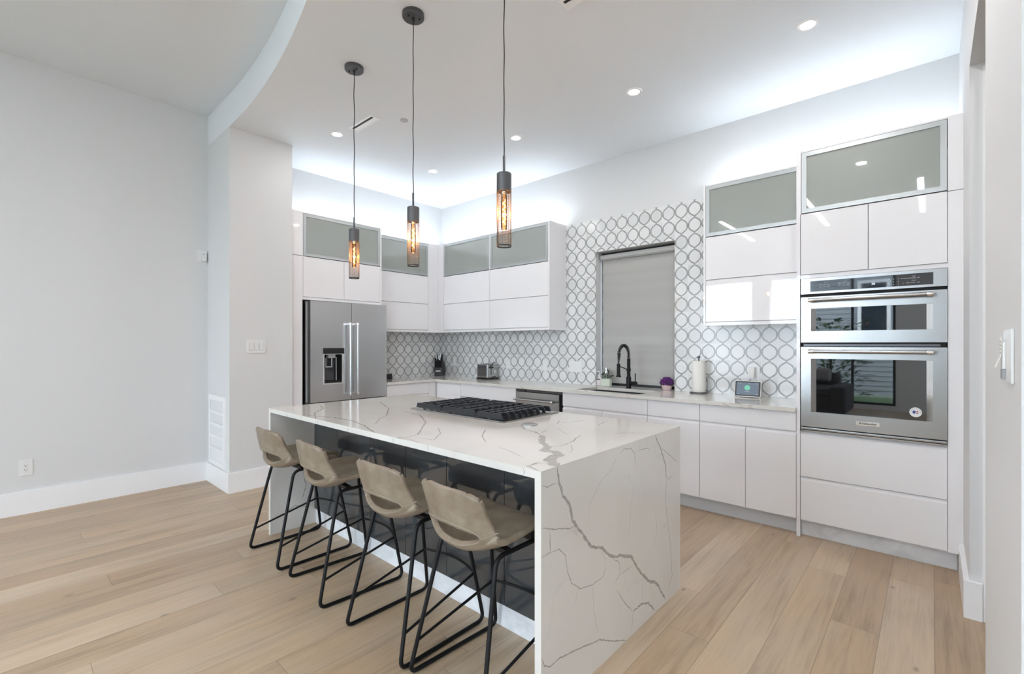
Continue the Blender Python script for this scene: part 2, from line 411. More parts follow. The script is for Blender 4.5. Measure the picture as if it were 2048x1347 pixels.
# ------------------------------------------------------------------ the room
XL, XLIV, XCOL, XR = -5.41, -5.457, -4.802, 0.14
YB, YCOL, YCOL2 = 4.45, 1.445, 2.013
WX0, WX1, WZ0, WZ1 = -2.757, -1.866, 0.918, 2.385          # kitchen window recess
YOP, YPIER, YPIER0, ZHEAD = 3.285, 2.335, 1.447, 2.77       # opening in the right wall
struct('floor', MB().box(-5.6, 3.2, -4.75, 4.62, -0.06, 0), 'oak_planks', 'wide oak plank floor in pale brown tones', 'floor')
struct('ceiling', MB().box(-5.6, 3.2, -4.75, 4.62, LIV_Z, LIV_Z + .08), 'ceiling_paint', 'high flat white ceiling over the living side', 'ceiling')
cur = [(x, 1.445 - .052 * (x + 4.802) ** 2) for x in [-4.802 + i * (4.802 + XR) / 40 for i in range(41)]]
struct('ceiling_dropped', MB().prism([(-5.457, 1.445)] + cur + [(3.1, cur[-1][1]), (3.1, 4.6), (-5.457, 4.6)], KIT_Z, LIV_Z - .001), 'ceiling_paint',
       'lower white kitchen ceiling with a long curved front edge', 'ceiling', 20)
struct('wall_back', MB().grid([-5.6, WX0, WX1, 3.2], [0, WZ0 - .03, WZ1, LIV_Z], lambda x, z: not (WX0 < x < WX1 and WZ0 - .03 < z < WZ1), YB, YB + .16, (0, 2, 1)), 'wall_paint',
       'white wall behind the counter with a recessed window', 'wall')
struct('wall_left', MB().box(-5.6, XL, YCOL2, YB, 0, KIT_Z).box(-5.6, XLIV, -4.75, YCOL2, 0, LIV_Z), 'wall_paint', 'large plain white wall at the left', 'wall')
struct('wall_column', MB().box(XLIV, XCOL, YCOL, YCOL2, 0, KIT_Z), 'wall_paint', 'white wall return that boxes in the refrigerator', 'wall')
struct('wall_right', MB().grid([YPIER0, YPIER, YOP, YB], [0, ZHEAD, KIT_Z], lambda y, z: not (YPIER < y < YOP and z < ZHEAD), XR, XR + .12, (1, 2, 0)), 'wall_paint',
       'white wall at the right with a tall cased opening', 'wall')
struct('wall_hall', MB().box(XR + .12, 3.1, YPIER0, YPIER0 + .12, 0, KIT_Z).box(1.7, 1.8, YPIER0 + .12, YB, 0, KIT_Z), 'wall_paint', 'white walls of the side hall', 'wall')
struct('wall_side', MB().grid([-4.6, -4.3, -2.9, YPIER0], [0, .1, 3.0, LIV_Z], lambda y, z: not (-4.3 < y < -2.9 and .1 < z < 3.0), 3.1, 3.2, (1, 2, 0)), 'wall_paint', 'white living side wall with a tall window', 'wall')
xs = [-5.457]
for a, b in WINS: xs += [a, b]
xs += [3.1]
struct('wall_rear', MB().grid(xs, [0, .1, 3.0, LIV_Z], lambda x, z: not (.1 < z < 3.0 and any(a < x < b for a, b in WINS)), REAR_Y - .12, REAR_Y, (0, 2, 1)), 'wall_paint', 'white living wall of tall windows', 'wall')
def window(n, a, b, mull, label):
    w = bpy.data.objects.new('window_%d' % n, None); COL.objects.link(w); w.location = ((a + b) / 2, REAR_Y - .06, .1)
    tag(w, label, 'window', None, 'structure')
    m = MB(); t = .045
    for x0, x1 in [(a, a + t), (b - t, b)] + [(x - t / 2, x + t / 2) for x in mull]: m.box(x0, x1, REAR_Y - .09, REAR_Y - .03, .1, 3.0)
    for z0, z1 in [(.1, .1 + t), (3.0 - t, 3.0)]: m.box(a + t, b - t, REAR_Y - .09, REAR_Y - .03, z0, z1)
    m.build('window_frame', 'black_metal', w)
    MB().box(a + t, b - t, REAR_Y - .063, REAR_Y - .057, .1 + t, 3.0 - t).build('glass', 'window_glass', w)
window(2, *WINS[0], [], 'tall black-framed living window at the far end')
window(3, *WINS[1], [-1.27], 'wide black-framed living window with a heavy mullion')
window(4, *WINS[2], [], 'tall black-framed living window behind the camera')

def base_run(mb, pts, t=.016, h=.185):
    """skirting board along a polyline, thickness to the left of travel"""
    P = [Vector((*p, 0)) for p in pts]
    def off(i):
        n = []
        if i > 0: d = (P[i] - P[i - 1]).normalized(); n.append(Vector((-d.y, d.x, 0)))
        if i < len(P) - 1: d = (P[i + 1] - P[i]).normalized(); n.append(Vector((-d.y, d.x, 0)))
        v = sum(n, Vector()); v = v / max(v.dot(n[0]), .01) if len(n) > 1 else n[0]
        return P[i] + v * t
    Q = [off(i) for i in range(len(P))]
    for i in range(len(P) - 1):
        mb.prism([(P[i].x, P[i].y), (P[i + 1].x, P[i + 1].y), (Q[i + 1].x, Q[i + 1].y), (Q[i].x, Q[i].y)], 0, h)
    return mb
struct('baseboard_left', base_run(MB(), [(XCOL, YCOL2), (XCOL, YCOL), (XLIV, YCOL), (XLIV, -4.6)][::-1], t=-.016), 'trim_paint', 'tall white baseboard along the left wall and wall return', 'baseboard')
struct('baseboard_right', base_run(MB(), [(XR + .046, YOP), (XR, YOP), (XR, 3.90)], t=.022), 'trim_paint', 'tall white baseboard wrapping the corner of the right opening', 'baseboard')
struct('baseboard_pier', base_run(MB(), [(XR, YPIER0), (XR, YPIER)], t=.022), 'trim_paint', 'tall white baseboard on the near right wall', 'baseboard')
struct('trim_1', MB().box(XR + .047, XR + .062, YOP - .014, YOP, 0, ZHEAD - .02).box(XR + .066, XR + .11, YOP - .03, YOP, 0, ZHEAD - .02), 'trim_paint', 'slim white casing inside the right opening', 'trim')

# kitchen window: frame, glass, then the roller shade as its own thing
w1 = bpy.data.objects.new('window_1', None); COL.objects.link(w1); w1.location = ((WX0 + WX1) / 2, YB + .15, WZ0)
tag(w1, 'window in the tiled recess above the sink', 'window', None, 'structure')
m = MB(); y0, y1 = YB + .125, YB + .158
m.box(WX0 + .001, WX0 + .04, y0, y1, WZ0 + .002, WZ1 - .002).box(WX1 - .04, WX1 - .001, y0, y1, WZ0 + .002, WZ1 - .002)
m.box(WX0 + .04, WX1 - .04, y0, y1, WZ0 + .002, WZ0 + .04).box(WX0 + .04, WX1 - .04, y0, y1, WZ1 - .04, WZ1 - .002)
m.build('window_frame', 'black_metal', w1)
MB().box(WX0 + .04, WX1 - .04, y0 + .012, y0 + .018, WZ0 + .04, WZ1 - .04).build('glass', 'window_glass', w1)
rs = thing('roller_shade', ((WX0 + WX1) / 2, YB + .10, .945), 'lowered grey roller shade filling the window above the sink', 'window shade')
m = MB(); pr = [(YB + .052, 2.352), (YB + .046, 2.335), (YB + .05, 2.312), (YB + .066, 2.296), (YB + .085, 2.300), (YB + .122, 2.300), (YB + .122, 2.352)]
m.prism(pr, WX0 + .022, WX1 - .006, (1, 2, 0)); m.build('cassette', 'cassette_grey', rs)
m = MB(); nz = 60; b = bmesh.new(); prev = None
for i in range(nz + 1):
    z = .955 + (2.31 - .955) * i / nz; y = YB + .100 + .0018 * math.sin(i * .9) + .0012 * math.sin(i * 2.3 + 1)
    c = (b.verts.new((WX0 + .024, y, z)), b.verts.new((WX1 - .012, y, z)), b.verts.new((WX1 - .012, y + .0015, z)), b.verts.new((WX0 + .024, y + .0015, z)))
    if prev:
        for k in range(4): b.faces.new([prev[k], prev[(k + 1) % 4], c[(k + 1) % 4], c[k]])
    prev = c
bmesh.ops.recalc_face_normals(b, faces=b.faces); m.merge(b); m.build('fabric', 'shade_fabric', rs, 60)
MB().box(WX0 + .024, WX1 - .012, YB + .094, YB + .106, .946, .957, .002).build('bottom_bar', 'cassette_grey', rs); MB().box(WX0 + .012, WX1 - .004, YB + .090, YB + .112, .9188, .9455, .002).build('bottom_seal', 'black_plastic', rs)

# tile backsplashes
m = MB().grid([XL + .008, -3.156, WX0, WX1, -1.477, -.724], [.9185, WZ0 + .0005, 1.531, WZ1, 2.742],
              lambda x, z: (z < 1.531 or -3.156 < x < -1.477) and not (WX0 < x < WX1 and z < WZ1), YB - .008, YB, (0, 2, 1))
o = m.build('tile_backsplash', 'lantern_tile'); tag(o, 'white lantern-tile backsplash with grey outlines framing the sink window', 'backsplash')
o = MB().box(XL, XL + .008, 3.08, YB - .0085, .9185, 1.531).build('tile_backsplash', 'lantern_tile_side')
tag(o, 'short run of white lantern tile on the wall beside the refrigerator', 'backsplash')

# ------------------------------------------------------------------ cabinets
YB_F, XF_F = 'B', 'F'
def fb(mb, run, f, u0, u1, d0, d1, z0, z1, bev=0.0):
    """box on a cabinet front: u along the run, d depth behind the front plane f"""
    if run == 'B': mb.box(u0, u1, f + d0, f + d1, z0, z1, bev)
    else: mb.box(f - d1, f - d0, u0, u1, z0, z1, bev)
    return mb
def at(run, f, u, d, z): return (u, f + d, z) if run == 'B' else (f - d, u, z)
G = .0020
def door(root, run, f, u0, u1, z0, z1, name='door', mat='gloss_white', pull=None, th=.019):
    m = MB()
    if pull is None: fb(m, run, f, u0 + G, u1 - G, 0, th, z0 + G, z1 - G, .0015)
    else:                                                       # bevelled finger pull along the top (or bottom) edge
        s = .02; pr = [(0, z0 + G), (th, z0 + G), (th, z1 - G), (th * .8, z1 - G), (0, z1 - G - s)]
        if pull == 'bottom': pr = [(0, z0 + G + s), (th * .8, z0 + G), (th, z0 + G), (th, z1 - G), (0, z1 - G)]
        if run == 'B': m.prism([(f + d, z) for d, z in pr], u0 + G, u1 - G, (1, 2, 0))
        else: m.prism([(f - d, z) for d, z in pr], u0 + G, u1 - G, (0, 2, 1))
    return m.build(name, mat, root)
def glass_door(root, run, f, u0, u1, z0, z1, fw=.03):
    a, b, c, d = u0 + .003, u1 - .003, z0 + .003, z1 - .003; m = MB()
    ax = (0, 2, 1) if run == 'B' else (1, 2, 0); w = (f, f + .02) if run == 'B' else (f - .02, f)
    m.grid([a, a + fw, b - fw, b], [c, c + fw, d - fw, d], lambda u, z: not (a + fw < u < b - fw and c + fw < z < d - fw), *w, ax)
    fr = m.build('glass_door', 'aluminium', root)
    m = MB(); fb(m, run, f, a + fw - .004, b - fw + .004, .007, .013, c + fw - .004, d - fw + .004); m.build('pane', 'frosted_pane', fr)
def upper(label, run, f, wall, u0, u1, e0, e1, zb, zg, zt, doors, group=None, shell=.018):
    """wall unit: e0/e1 thickness of its end panels, zb bottom, zg bottom of the glass door, zt top; doors = list of (u0,u1,z0,z1)"""
    dp = abs(wall - f) - .0005
    r = thing('wall_cabinet', at(run, f, (u0 + u1) / 2, dp / 2, zb), label, 'cabinet', group); m = MB()
    fb(m, run, f, u0, u0 + e0, 0, dp, zb, zt); fb(m, run, f, u1 - e1, u1, 0, dp, zb, zt)
    a, b = u0 + e0, u1 - e1
    fb(m, run, f, a, b, .006, dp, zt - .012, zt); fb(m, run, f, a, b, dp - .012, dp, zb + .03, zt - .012)
    fb(m, run, f, a, b, .024, dp - .012, zg - .02, zg - .002); fb(m, run, f, a, b, .024, dp - .012, zb + .03, zg - .02)
    fb(m, run, f, a, b, .005, dp, zb, zb + .028)
    m.build('carcass', 'gloss_white', r, 30)
    glass_door(r, run, f, a, b, zg, zt - .013)
    for i, (p, q, z0, z1) in enumerate(doors): door(r, run, f, p, q, z0, z1)
    return r
ZB, ZG, ZT = 1.531, 2.297, 2.747
upper('white wall cabinet left of the sink window, left-hand of the pair facing forward', 'B', 4.123, YB, -4.99, -4.092, .012, .006, ZB, ZG, ZT,
      [(-4.978, -4.098, 1.915, ZG - .003), (-4.978, -4.098, 1.561, 1.913)], 'wall cabinets on the window wall')
upper('white wall cabinet with an exposed end panel, next to the tiled window surround', 'B', 4.123, YB, -4.091, -3.156, .006, .018, ZB, ZG, ZT,
      [(-4.085, -3.174, 1.915, ZG - .003), (-4.085, -3.174, 1.561, 1.913)], 'wall cabinets on the window wall')
upper('white wall cabinet with a grey glass door, over the smart display and paper towels', 'B', 4.123, YB, -1.476, -.7235, .018, .006, ZB, ZG, ZT,
      [(-1.458, -.7295, 1.925, ZG - .003), (-1.458, -.7295, 1.561, 1.922)], 'wall cabinets on the window wall')
upper('white wall cabinet beside the refrigerator cabinet, facing away from the left wall', 'F', -5.114, XL, 3.075, 3.974, .006, .012, ZB, ZG, ZT,
      [(3.081, 3.962, 1.915, ZG - .003), (3.081, 3.962, 1.561, 1.913)])
m = MB().prism([(XL + .0005, 3.975), (-5.114, 3.975), (-5.114, 4.123), (-4.991, 4.123), (-4.991, YB - .0005), (XL + .0005, YB - .0005)], ZB, ZT)
o = m.build('corner_cabinet', 'gloss_white', None, 20); tag(o, 'plain white corner cabinet joining the two runs of wall cabinets', 'cabinet')
# over the refrigerator
fc = upper('deep white cabinet with a glass door above the refrigerator', 'F', -4.85, XL, 2.137, 3.07, .006, .018, 1.835, 2.288, ZT,
           [(2.143, 2.597, 1.864, 2.286), (2.597, 3.052, 1.864, 2.286)])
r = thing('filler_panel', (-4.86, 2.075, 0), 'tall narrow glossy white panel between the wall return and refrigerator', 'cabinet panel')
MB().box(-4.88, -4.85, YCOL2 + .001, 2.1355, 0, 2.286, .001).build('panel', 'gloss_white', r)
MB().box(-4.88, -4.85, YCOL2 + .001, 2.1355, 2.29, ZT, .001).build('upper_panel', 'gloss_white', r)

# base run on the window wall, front plane y = 3.849
YF, ZTOP, ZK = 3.849, .887, .122
def base(label, run, f, wall, u0, u1, fronts, hollow=False, group='base cabinets on the window wall', kick=True):
    dp = abs(wall - f) - .001; r = thing('base_cabinet', at(run, f, (u0 + u1) / 2, dp / 2, 0), label, 'cabinet', group); m = MB()
    if hollow:
        fb(m, run, f, u0, u0 + .016, .021, dp, ZK, ZTOP); fb(m, run, f, u1 - .016, u1, .021, dp, ZK, ZTOP); fb(m, run, f, u0 + .016, u1 - .016, .021, dp, ZK, ZK + .016)
        fb(m, run, f, u0 + .016, u1 - .016, .021, .035, .66, ZTOP)
    else: fb(m, run, f, u0, u1, .021, dp, ZK, ZTOP)
    m.build('carcass', 'gloss_white', r)
    for fr in fronts:
        if fr[0] == 'door': door(r, run, f, *fr[1:5], name='door', pull='top')
        elif fr[0] == 'drawer': door(r, run, f, *fr[1:5], name='drawer', pull=None)
        else: door(r, run, f, *fr[1:5], name='panel')
    if kick: m = MB(); fb(m, run, f, u0, u1, .078, .094, 0, ZK - .001); m.build('toe_kick', 'toe_kick', r)
    return r
ZD = .742
base('white two-door base cabinet right at the oven tower, below the smart display', 'B', YF, YB, -1.409, -.7235, [('drawer', -1.409, -.7235, ZD + .004, ZTOP - .002), ('door', -1.409, -1.0625, ZK, ZD), ('door', -1.0625, -.7235, ZK, ZD)])
base('narrow white base cabinet with one drawer, below the paper towels', 'B', YF, YB, -1.863, -1.4095, [('drawer', -1.863, -1.4095, ZD + .004, ZTOP - .002), ('door', -1.863, -1.4095, ZK, ZD)])
base('white base cabinet under the sink, right of the steel dishwasher', 'B', YF, YB, -2.780, -1.8635, [('panel', -2.780, -1.8635, ZD + .004, ZTOP - .002), ('door', -2.780, -2.322, ZK, ZD), ('door', -2.322, -1.8635, ZK, ZD)], hollow=True)
base('white drawer base cabinet left of the steel dishwasher', 'B', YF, YB, -4.324, -3.411, [('drawer', -4.324, -3.411, ZD - .012, ZTOP - .002), ('drawer', -4.324, -3.411, .43, ZD - .016), ('drawer', -4.324, -3.411, ZK, .427)])
base('white blind-corner base cabinet where the two counters meet', 'B', YF, YB, -4.7965, -4.3245, [('panel', -4.7965, -4.775, ZK, ZTOP - .002), ('door', -4.775, -4.3245, ZK, ZTOP - .002)])
XBF = -4.80
base('white base cabinet against the left wall beside the refrigerator', 'F', XBF, XL, 3.108, 3.734, [('drawer', 3.108, 3.734, ZD, ZTOP - .002), ('door', 3.108, 3.734, ZK, ZD - .004)], group=None)
o = MB().box(XBF - .02, XBF, 3.7355, 3.848, ZK, ZTOP - .002, .001).box(XBF - .02, XBF + .004, 3.7355, 3.848, 0, ZK).build('corner_filler', 'gloss_white')
tag(o, 'slim white filler strip at the inner corner of the base cabinets', 'cabinet panel')

# tall oven cabinet
XO0, XO1 = -.6925, .0685
r = thing('oven_cabinet', (-.29, 4.15, 0), 'tall white cabinet tower holding the double oven, beside the right wall', 'cabinet')
m = MB().box(-.7225, -.700, YF, YB - .001, 0, ZT).box(.0705, XR - .0005, YF + .001, YB - .001, .118, 2.292).box(.0705, XR - .0005, YF + .001, YB - .001, 2.296, ZT)
m.box(-.700, .0705, YF + .021, YB - .001, ZK, .751).box(-.700, .0705, YF + .021, YB - .001, 1.836, 2.295)
m.box(-.700, .0705, YB - .014, YB - .001, 2.295, ZT).box(-.700, -.694, YF, YB - .014, 2.295, ZT).box(-.694, .0705, YF + .005, YB - .014, ZT - .012, ZT)
m.box(-.700, .0705, YF + .006, YF + .021, 1.836, 1.862)
m.build('carcass', 'gloss_white', r)
glass_door(r, 'B', YF, -.694, .0700, 2.299, ZT - .013)
door(r, 'B', YF, -.698, -.312, 1.864, 2.297); door(r, 'B', YF, -.312, .0700, 1.864, 2.297)
door(r, 'B', YF, -.699, .0700, .432, .747, name='drawer', pull='top'); door(r, 'B', YF, -.699, .0700, ZK, .428, name='drawer', pull='top')
MB().box(-.6995, XR - .024, YF + .062, YF + .078, 0, .1175).build('toe_kick', 'marble_kick', r)

# double wall oven
YO = 3.837
ov = thing('double_oven', (-.312, 4.1, .754), 'stainless steel microwave and oven stack built into the tall cabinet', 'oven')
MB().box(XO0 + .004, XO1 - .004, YO + .034, YO + .60, .756, 1.833).build('body', 'black_gap', ov)
cp = MB().grid([XO0, -.636, .006, XO1], [1.724, 1.739, 1.813, 1.832], lambda x, z: not (-.636 < x < .006 and 1.739 < z < 1.813), YO, YO + .03, (0, 2, 1)).build('control_panel', 'steel_level', ov)
MB().box(-.636, .006, YO + .0035, YO + .012, 1.739, 1.813).build('display', 'display_glass', cp)
m = MB(); Y = YO + .0030
m.merge(text_bm('36', .020, .0002), FACE_Y(-.285, Y, 1.766)); m.build('digits', 'digit_glow', cp, 0)
def lettering(items):
    m = MB()
    for t, sz_, x, z in items: m.merge(text_bm(t, sz_, .0002), FACE_Y(x, Y, z))
    m.build('button_lettering', 'ink_light', cp, 0)
L1 = [('MICRO', .0065, -.545, 1.797)] + [((('BAKE', 'WARM', 'MELT') if z > 1.78 else ('BROIL', 'ROAST', 'PROOF'))[i], .0062, x, z) for i, x in enumerate((-.575, -.552, -.529)) for z in (1.784, 1.768)]
L2 = [('OVEN', .0065, -.435, 1.797)] + [((('BAKE', 'CONV', 'CLEAN') if z > 1.78 else ('BROIL', 'ROAST', 'TEMP'))[i], .0062, x, z) for i, x in enumerate((-.467, -.443, -.419)) for z in (1.786, 1.770)]
L3 = [(str(1 + i + 3 * j), .009, x, z) for i, x in enumerate((-.205, -.182, -.159)) for j, z in enumerate((1.787, 1.770, 1.753))]
L4 = [('TIMER', .0065, -.085, 1.797), ('COOK', .0065, -.085, 1.771)] + [((t, ('0', 'LIGHT', 'LOCK', 'OFF')[i])[j], .0075, x, z) for i, (x, t) in enumerate(((-.135, 'CLOCK'), (-.112, 'START'), (-.088, 'CANCEL'), (-.063, 'OFF'))) for j, z in enumerate((1.786, 1.757))]
for L in (L1, L2, L3 + L4): lettering(L)
def oven_door(nm, z0, z1, wz0, wz1, hz):
    wx0, wx1 = -.632, .005
    d = MB().grid([XO0, wx0, wx1, XO1], [z0, wz0, wz1, z1], lambda x, z: not (wx0 < x < wx1 and wz0 < z < wz1), YO, YO + .032, (0, 2, 1)).build(nm, 'steel_level', ov)
    MB().box(wx0 + .028, wx1 - .028, YO + .012, YO + .018, wz0, wz1).build('glass', 'black_glass', d)
    for a, b in ((wx0, wx0 + .03), (wx1, wx1 - .03)): MB().prism([(a, YO + .001), (b, YO + .012), (b, YO + .02), (a, YO + .02)], wz0 + .0005, wz1 - .0005, (0, 1, 2)).build('chrome_reveal', 'chrome', d)
    h = MB(); xa, xb, yh = -.640, .008, YO - .048
    h.tube([(xa + .03, yh, hz), (xb - .03, yh, hz)], .0125, 16); hd = h.build('handle', 'steel_level', d)
    for x in (xa, xb - .03):
        MB().lathe([(.0145, 0), (.015, .004), (.015, .026), (.0145, .03)], (x, yh, hz), 16, 0).box(x + .006, x + .024, yh, YO, hz - .009, hz + .009, .002).build('handle_mount', 'chrome', d)
    return d
oven_door('microwave_door', 1.384, 1.703, 1.463, 1.621, 1.677)
MB().box(XO0 + .014, XO1 - .03, YO + .018, YO + .0335, 1.358, 1.372).build('vent_trim', 'dark_steel', ov)
d2 = oven_door('oven_door', .792, 1.352, .897, 1.271, 1.322)
bd = MB().box(-.376, -.251, YO - .003, YO - .0003, .836, .861, .001).build('badge', 'chrome', d2)
m = MB(); m.merge(text_bm('KitchenAid', .0185, .0003, .0004, 1.06), FACE_Y(-.3135, YO - .0034, .8485)); m.build('badge_lettering', 'ink_black', d2, 0)
sx, sz, ys = -.076, .947, YO + .0118
st = MB().lathe([(.030, 0), (.030, -.0006)], (sx, ys, sz), 40, 1).build('sticker', 'sticker_white', d2)
m = MB()
for i, ch in enumerate('AMERICA'):
    a = math.radians(150 - i * 24); x, z = sx + .0225 * math.cos(a), sz + .0225 * math.sin(a)
    m.merge(text_bm(ch, .0085, .0001), Matrix.Translation((x, ys - .0009, z)) @ Matrix.Rotation(-(a - PI / 2), 4, 'Y') @ Matrix.Rotation(PI / 2, 4, 'X'))
m.build('sticker_lettering', 'ink_black', d2, 0)
m = MB()
m.prism([(sx - .016, sz + .002), (sx - .010, sz + .011), (sx - .001, sz + .010), (sx + .001, sz + .002), (sx - .002, sz - .006), (sx - .007, sz - .011), (sx - .013, sz - .006)], ys - .0008, ys - .0011, (0, 2, 1)); m.build('sticker_blue', 'ink_blue', d2, 0)
m = MB()
for k, z in enumerate((.008, .001, -.006)): m.prism([(sx + .002, sz + z), (sx + .014 - k * .001, sz + z + .001), (sx + .013, sz + z - .0035), (sx + .002, sz + z - .0035)], ys - .0008, ys - .0011, (0, 2, 1))
m.build('sticker_red', 'ink_red', d2, 0)
MB().box(XO0, XO1, YO + .004, YO + .0335, .755, .766).box(XO0, XO1, YO - .004, YO + .0335, .771, .786, .003).build('lower_trim', 'steel_level', ov)

# ------------------------------------------------------------------ refrigerator (front faces +x)
XFR = -4.785
fr = thing('refrigerator', (-5.08, 2.63, 0), 'stainless steel french-door refrigerator with an ice and water dispenser', 'refrigerator')
MB().box(-5.385, -4.872, 2.175, 3.086, .02, 1.808, .004).build('body', 'dark_steel', fr)
DY0, DY1, DZ0, DZ1 = 2.335, 2.553, .955, 1.265                  # dispenser recess
m = MB().grid([2.190, DY0, DY1, 2.6495], [.76, DZ0, DZ1, 1.824], lambda y, z: not (DY0 < y < DY1 and DZ0 < z < DZ1), -4.868, XFR, (1, 2, 0))
ld = m.build('left_door', 'steel_upright', fr)
rd = MB().box(-4.868, XFR, 2.6535, 3.098, .76, 1.826, .004).build('right_door', 'steel_upright', fr)
MB().box(-4.868, XFR, 2.190, 3.098, .07, .752, .004).build('freezer_drawer', 'steel_upright', fr)
MB().box(-4.90, -4.868, 2.178, 2.190, .76, 1.82).build('hinge_strip', 'grey_plastic', fr)
def fhandle(y, par):
    h = MB(); xh = XFR + .062; h.tube([(xh, y, .84), (xh, y, 1.58)], .0125, 14); ho = h.build('handle', 'steel_upright', par)
    for z in (.815, 1.58): MB().lathe([(.0145, 0), (.015, .003), (.015, .022), (.0145, .025)], (xh, y, z), 14, 2).box(XFR, xh, y - .009, y + .009, z + .003, z + .022, .002).build('handle_mount', 'chrome', par)
fhandle(2.607, ld); fhandle(2.694, rd)
dp = MB().box(XFR - .003, XFR + .004, 2.325, 2.563, 1.268, 1.330, .002).build('dispenser_panel', 'black_plastic', ld)
m = MB().box(-4.867, -4.862, DY0, DY1, DZ0, DZ1).box(-4.862, -4.80, DY0, DY0 + .004, DZ0, DZ1).box(-4.862, -4.80, DY1 - .004, DY1, DZ0, DZ1).box(-4.862, -4.80, DY0, DY1, DZ1 - .004, DZ1).box(-4.862, -4.79, DY0, DY1, DZ0, DZ0 + .02)
m.build('dispenser_recess', 'black_plastic', ld)
m = MB().grid([DY0 - .008, DY0 + .004, DY1 - .016, DY1 + .006], [DZ0 - .012, DZ0, DZ1 - .004, DZ1 + .002], lambda y, z: not (DY0 + .004 < y < DY1 - .016 and DZ0 < z < DZ1 - .004), XFR - .006, XFR + .002, (1, 2, 0))
m.build('dispenser_bezel', 'chrome', ld)
m = MB().box(-4.85, -4.80, 2.392, 2.47, 1.222, 1.262); m.build('dispenser_chute', 'grey_plastic', ld)
m = MB().box(-4.835, -4.825, 2.372, 2.378, 1.13, 1.222).box(-4.835, -4.825, 2.436, 2.446, 1.13, 1.222).box(-4.835, -4.825, 2.372, 2.446, 1.122, 1.132).box(-4.85, -4.84, 2.496, 2.503, .98, 1.23)
m.build('dispenser_paddle', 'chrome', ld)
m = MB().box(-4.852, -4.842, 2.37, 2.47, .98, 1.12, .003); m.build('drip_guard', 'display_glass', ld)

# dishwasher
dw = thing('dishwasher', (-3.095, 4.15, 0), 'stainless steel dishwasher with a bar handle, between the white base cabinets', 'dishwasher')
MB().box(-3.405, -2.785, YF + .03, YB - .02, .09, .872).build('tub', 'black_gap', dw)
dd = MB().box(-3.402, -2.815, YF - .012, YF + .026, .13, .853, .003).build('door', 'steel_level', dw)
MB().box(-3.40, -2.79, YF - .002, YF + .028, .858, .884).build('control_strip', 'display_glass', dw)
MB().box(-3.40, -2.79, YF + .05, YF + .07, 0, .118).build('toe_kick', 'black_plastic', dw)
h = MB(); h.tube([(-3.37, YF - .062, .776), (-2.875, YF - .062, .776)], .011, 12); hh = h.build('handle', 'steel_level', dd)
for x in (-3.385, -2.885): MB().lathe([(.013, 0), (.0135, .003), (.0135, .022), (.013, .025)], (x, YF - .062, .776), 12, 0).box(x + .004, x + .02, YF - .062, YF - .012, .768, .784).build('handle_mount', 'chrome', dd)

# ------------------------------------------------------------------ worktops and sink
SX0, SX1, SY0, SY1 = -2.655, -1.965, 3.910, 4.300
def ctop(x, y):
    if SX0 < x < SX1 and SY0 < y < SY1: return False
    if y > YB: return WX0 < x < WX1
    return y > 3.818 or (x < -4.772 and y > 3.105)
ct = thing('countertop', (-2.6, 4.1, .888), 'white quartz countertop running round the corner and along the window wall', 'countertop')
m = MB().grid([XL + .0005, -4.772, WX0, SX0, SX1, WX1, -.7235], [3.105, 3.818, SY0, SY1, YB - .0005, YB + .123], ctop, .888, .918, (0, 1, 2)); m.mi = 1
for y0_, pts in ((0, [(-1.20, .918, 3.8182), (-1.22, .905, 3.8178), (-1.16, .889, 3.8178)]), (0, [(-1.13, .916, 3.8178), (-1.09, .912, 3.8178), (-1.075, .893, 3.8178)]), (0, [(-.99, .916, 3.8178), (-1.035, .904, 3.8178), (-1.00, .890, 3.8178)]), (0, [(-1.62, .913, 3.8178), (-1.63, .898, 3.8178)]), (0, [(-2.05, .914, 3.8178), (-2.02, .892, 3.8178)]), (0, [(-3.32, .916, 3.8178), (-3.28, .900, 3.8178), (-3.25, .889, 3.8178)]), (0, [(-3.95, .915, 3.8178), (-3.91, .890, 3.8178)])):
    ribbon(m, [(x, y, z) for x, z, y in pts], .010, (0, -1, 0))
m.build('slab', ['quartz', 'quartz_vein'], ct)
sk = thing('sink', ((SX0 + SX1) / 2, 4.13, .68), 'dark undermount sink set in the countertop in front of the black faucet', 'sink')
m = MB().box(SX0 - .012, SX0 - .002, SY0 - .012, SY1 + .012, .68, .8875).box(SX1 + .002, SX1 + .012, SY0 - .012, SY1 + .012, .68, .8875)
m.box(SX0 - .002, SX1 + .002, SY0 - .012, SY0 - .002, .68, .8875).box(SX0 - .002, SX1 + .002, SY1 + .002, SY1 + .012, .68, .8875).box(SX0 - .002, SX1 + .002, SY0 - .002, SY1 + .002, .68, .69)
m.build('basin', 'sink_dark', sk)
MB().lathe([(.045, 0), (.04, .006), (.012, .004), (0, .004)], (-2.3, 4.15, .6905), 24).build('drain', 'chrome', sk)

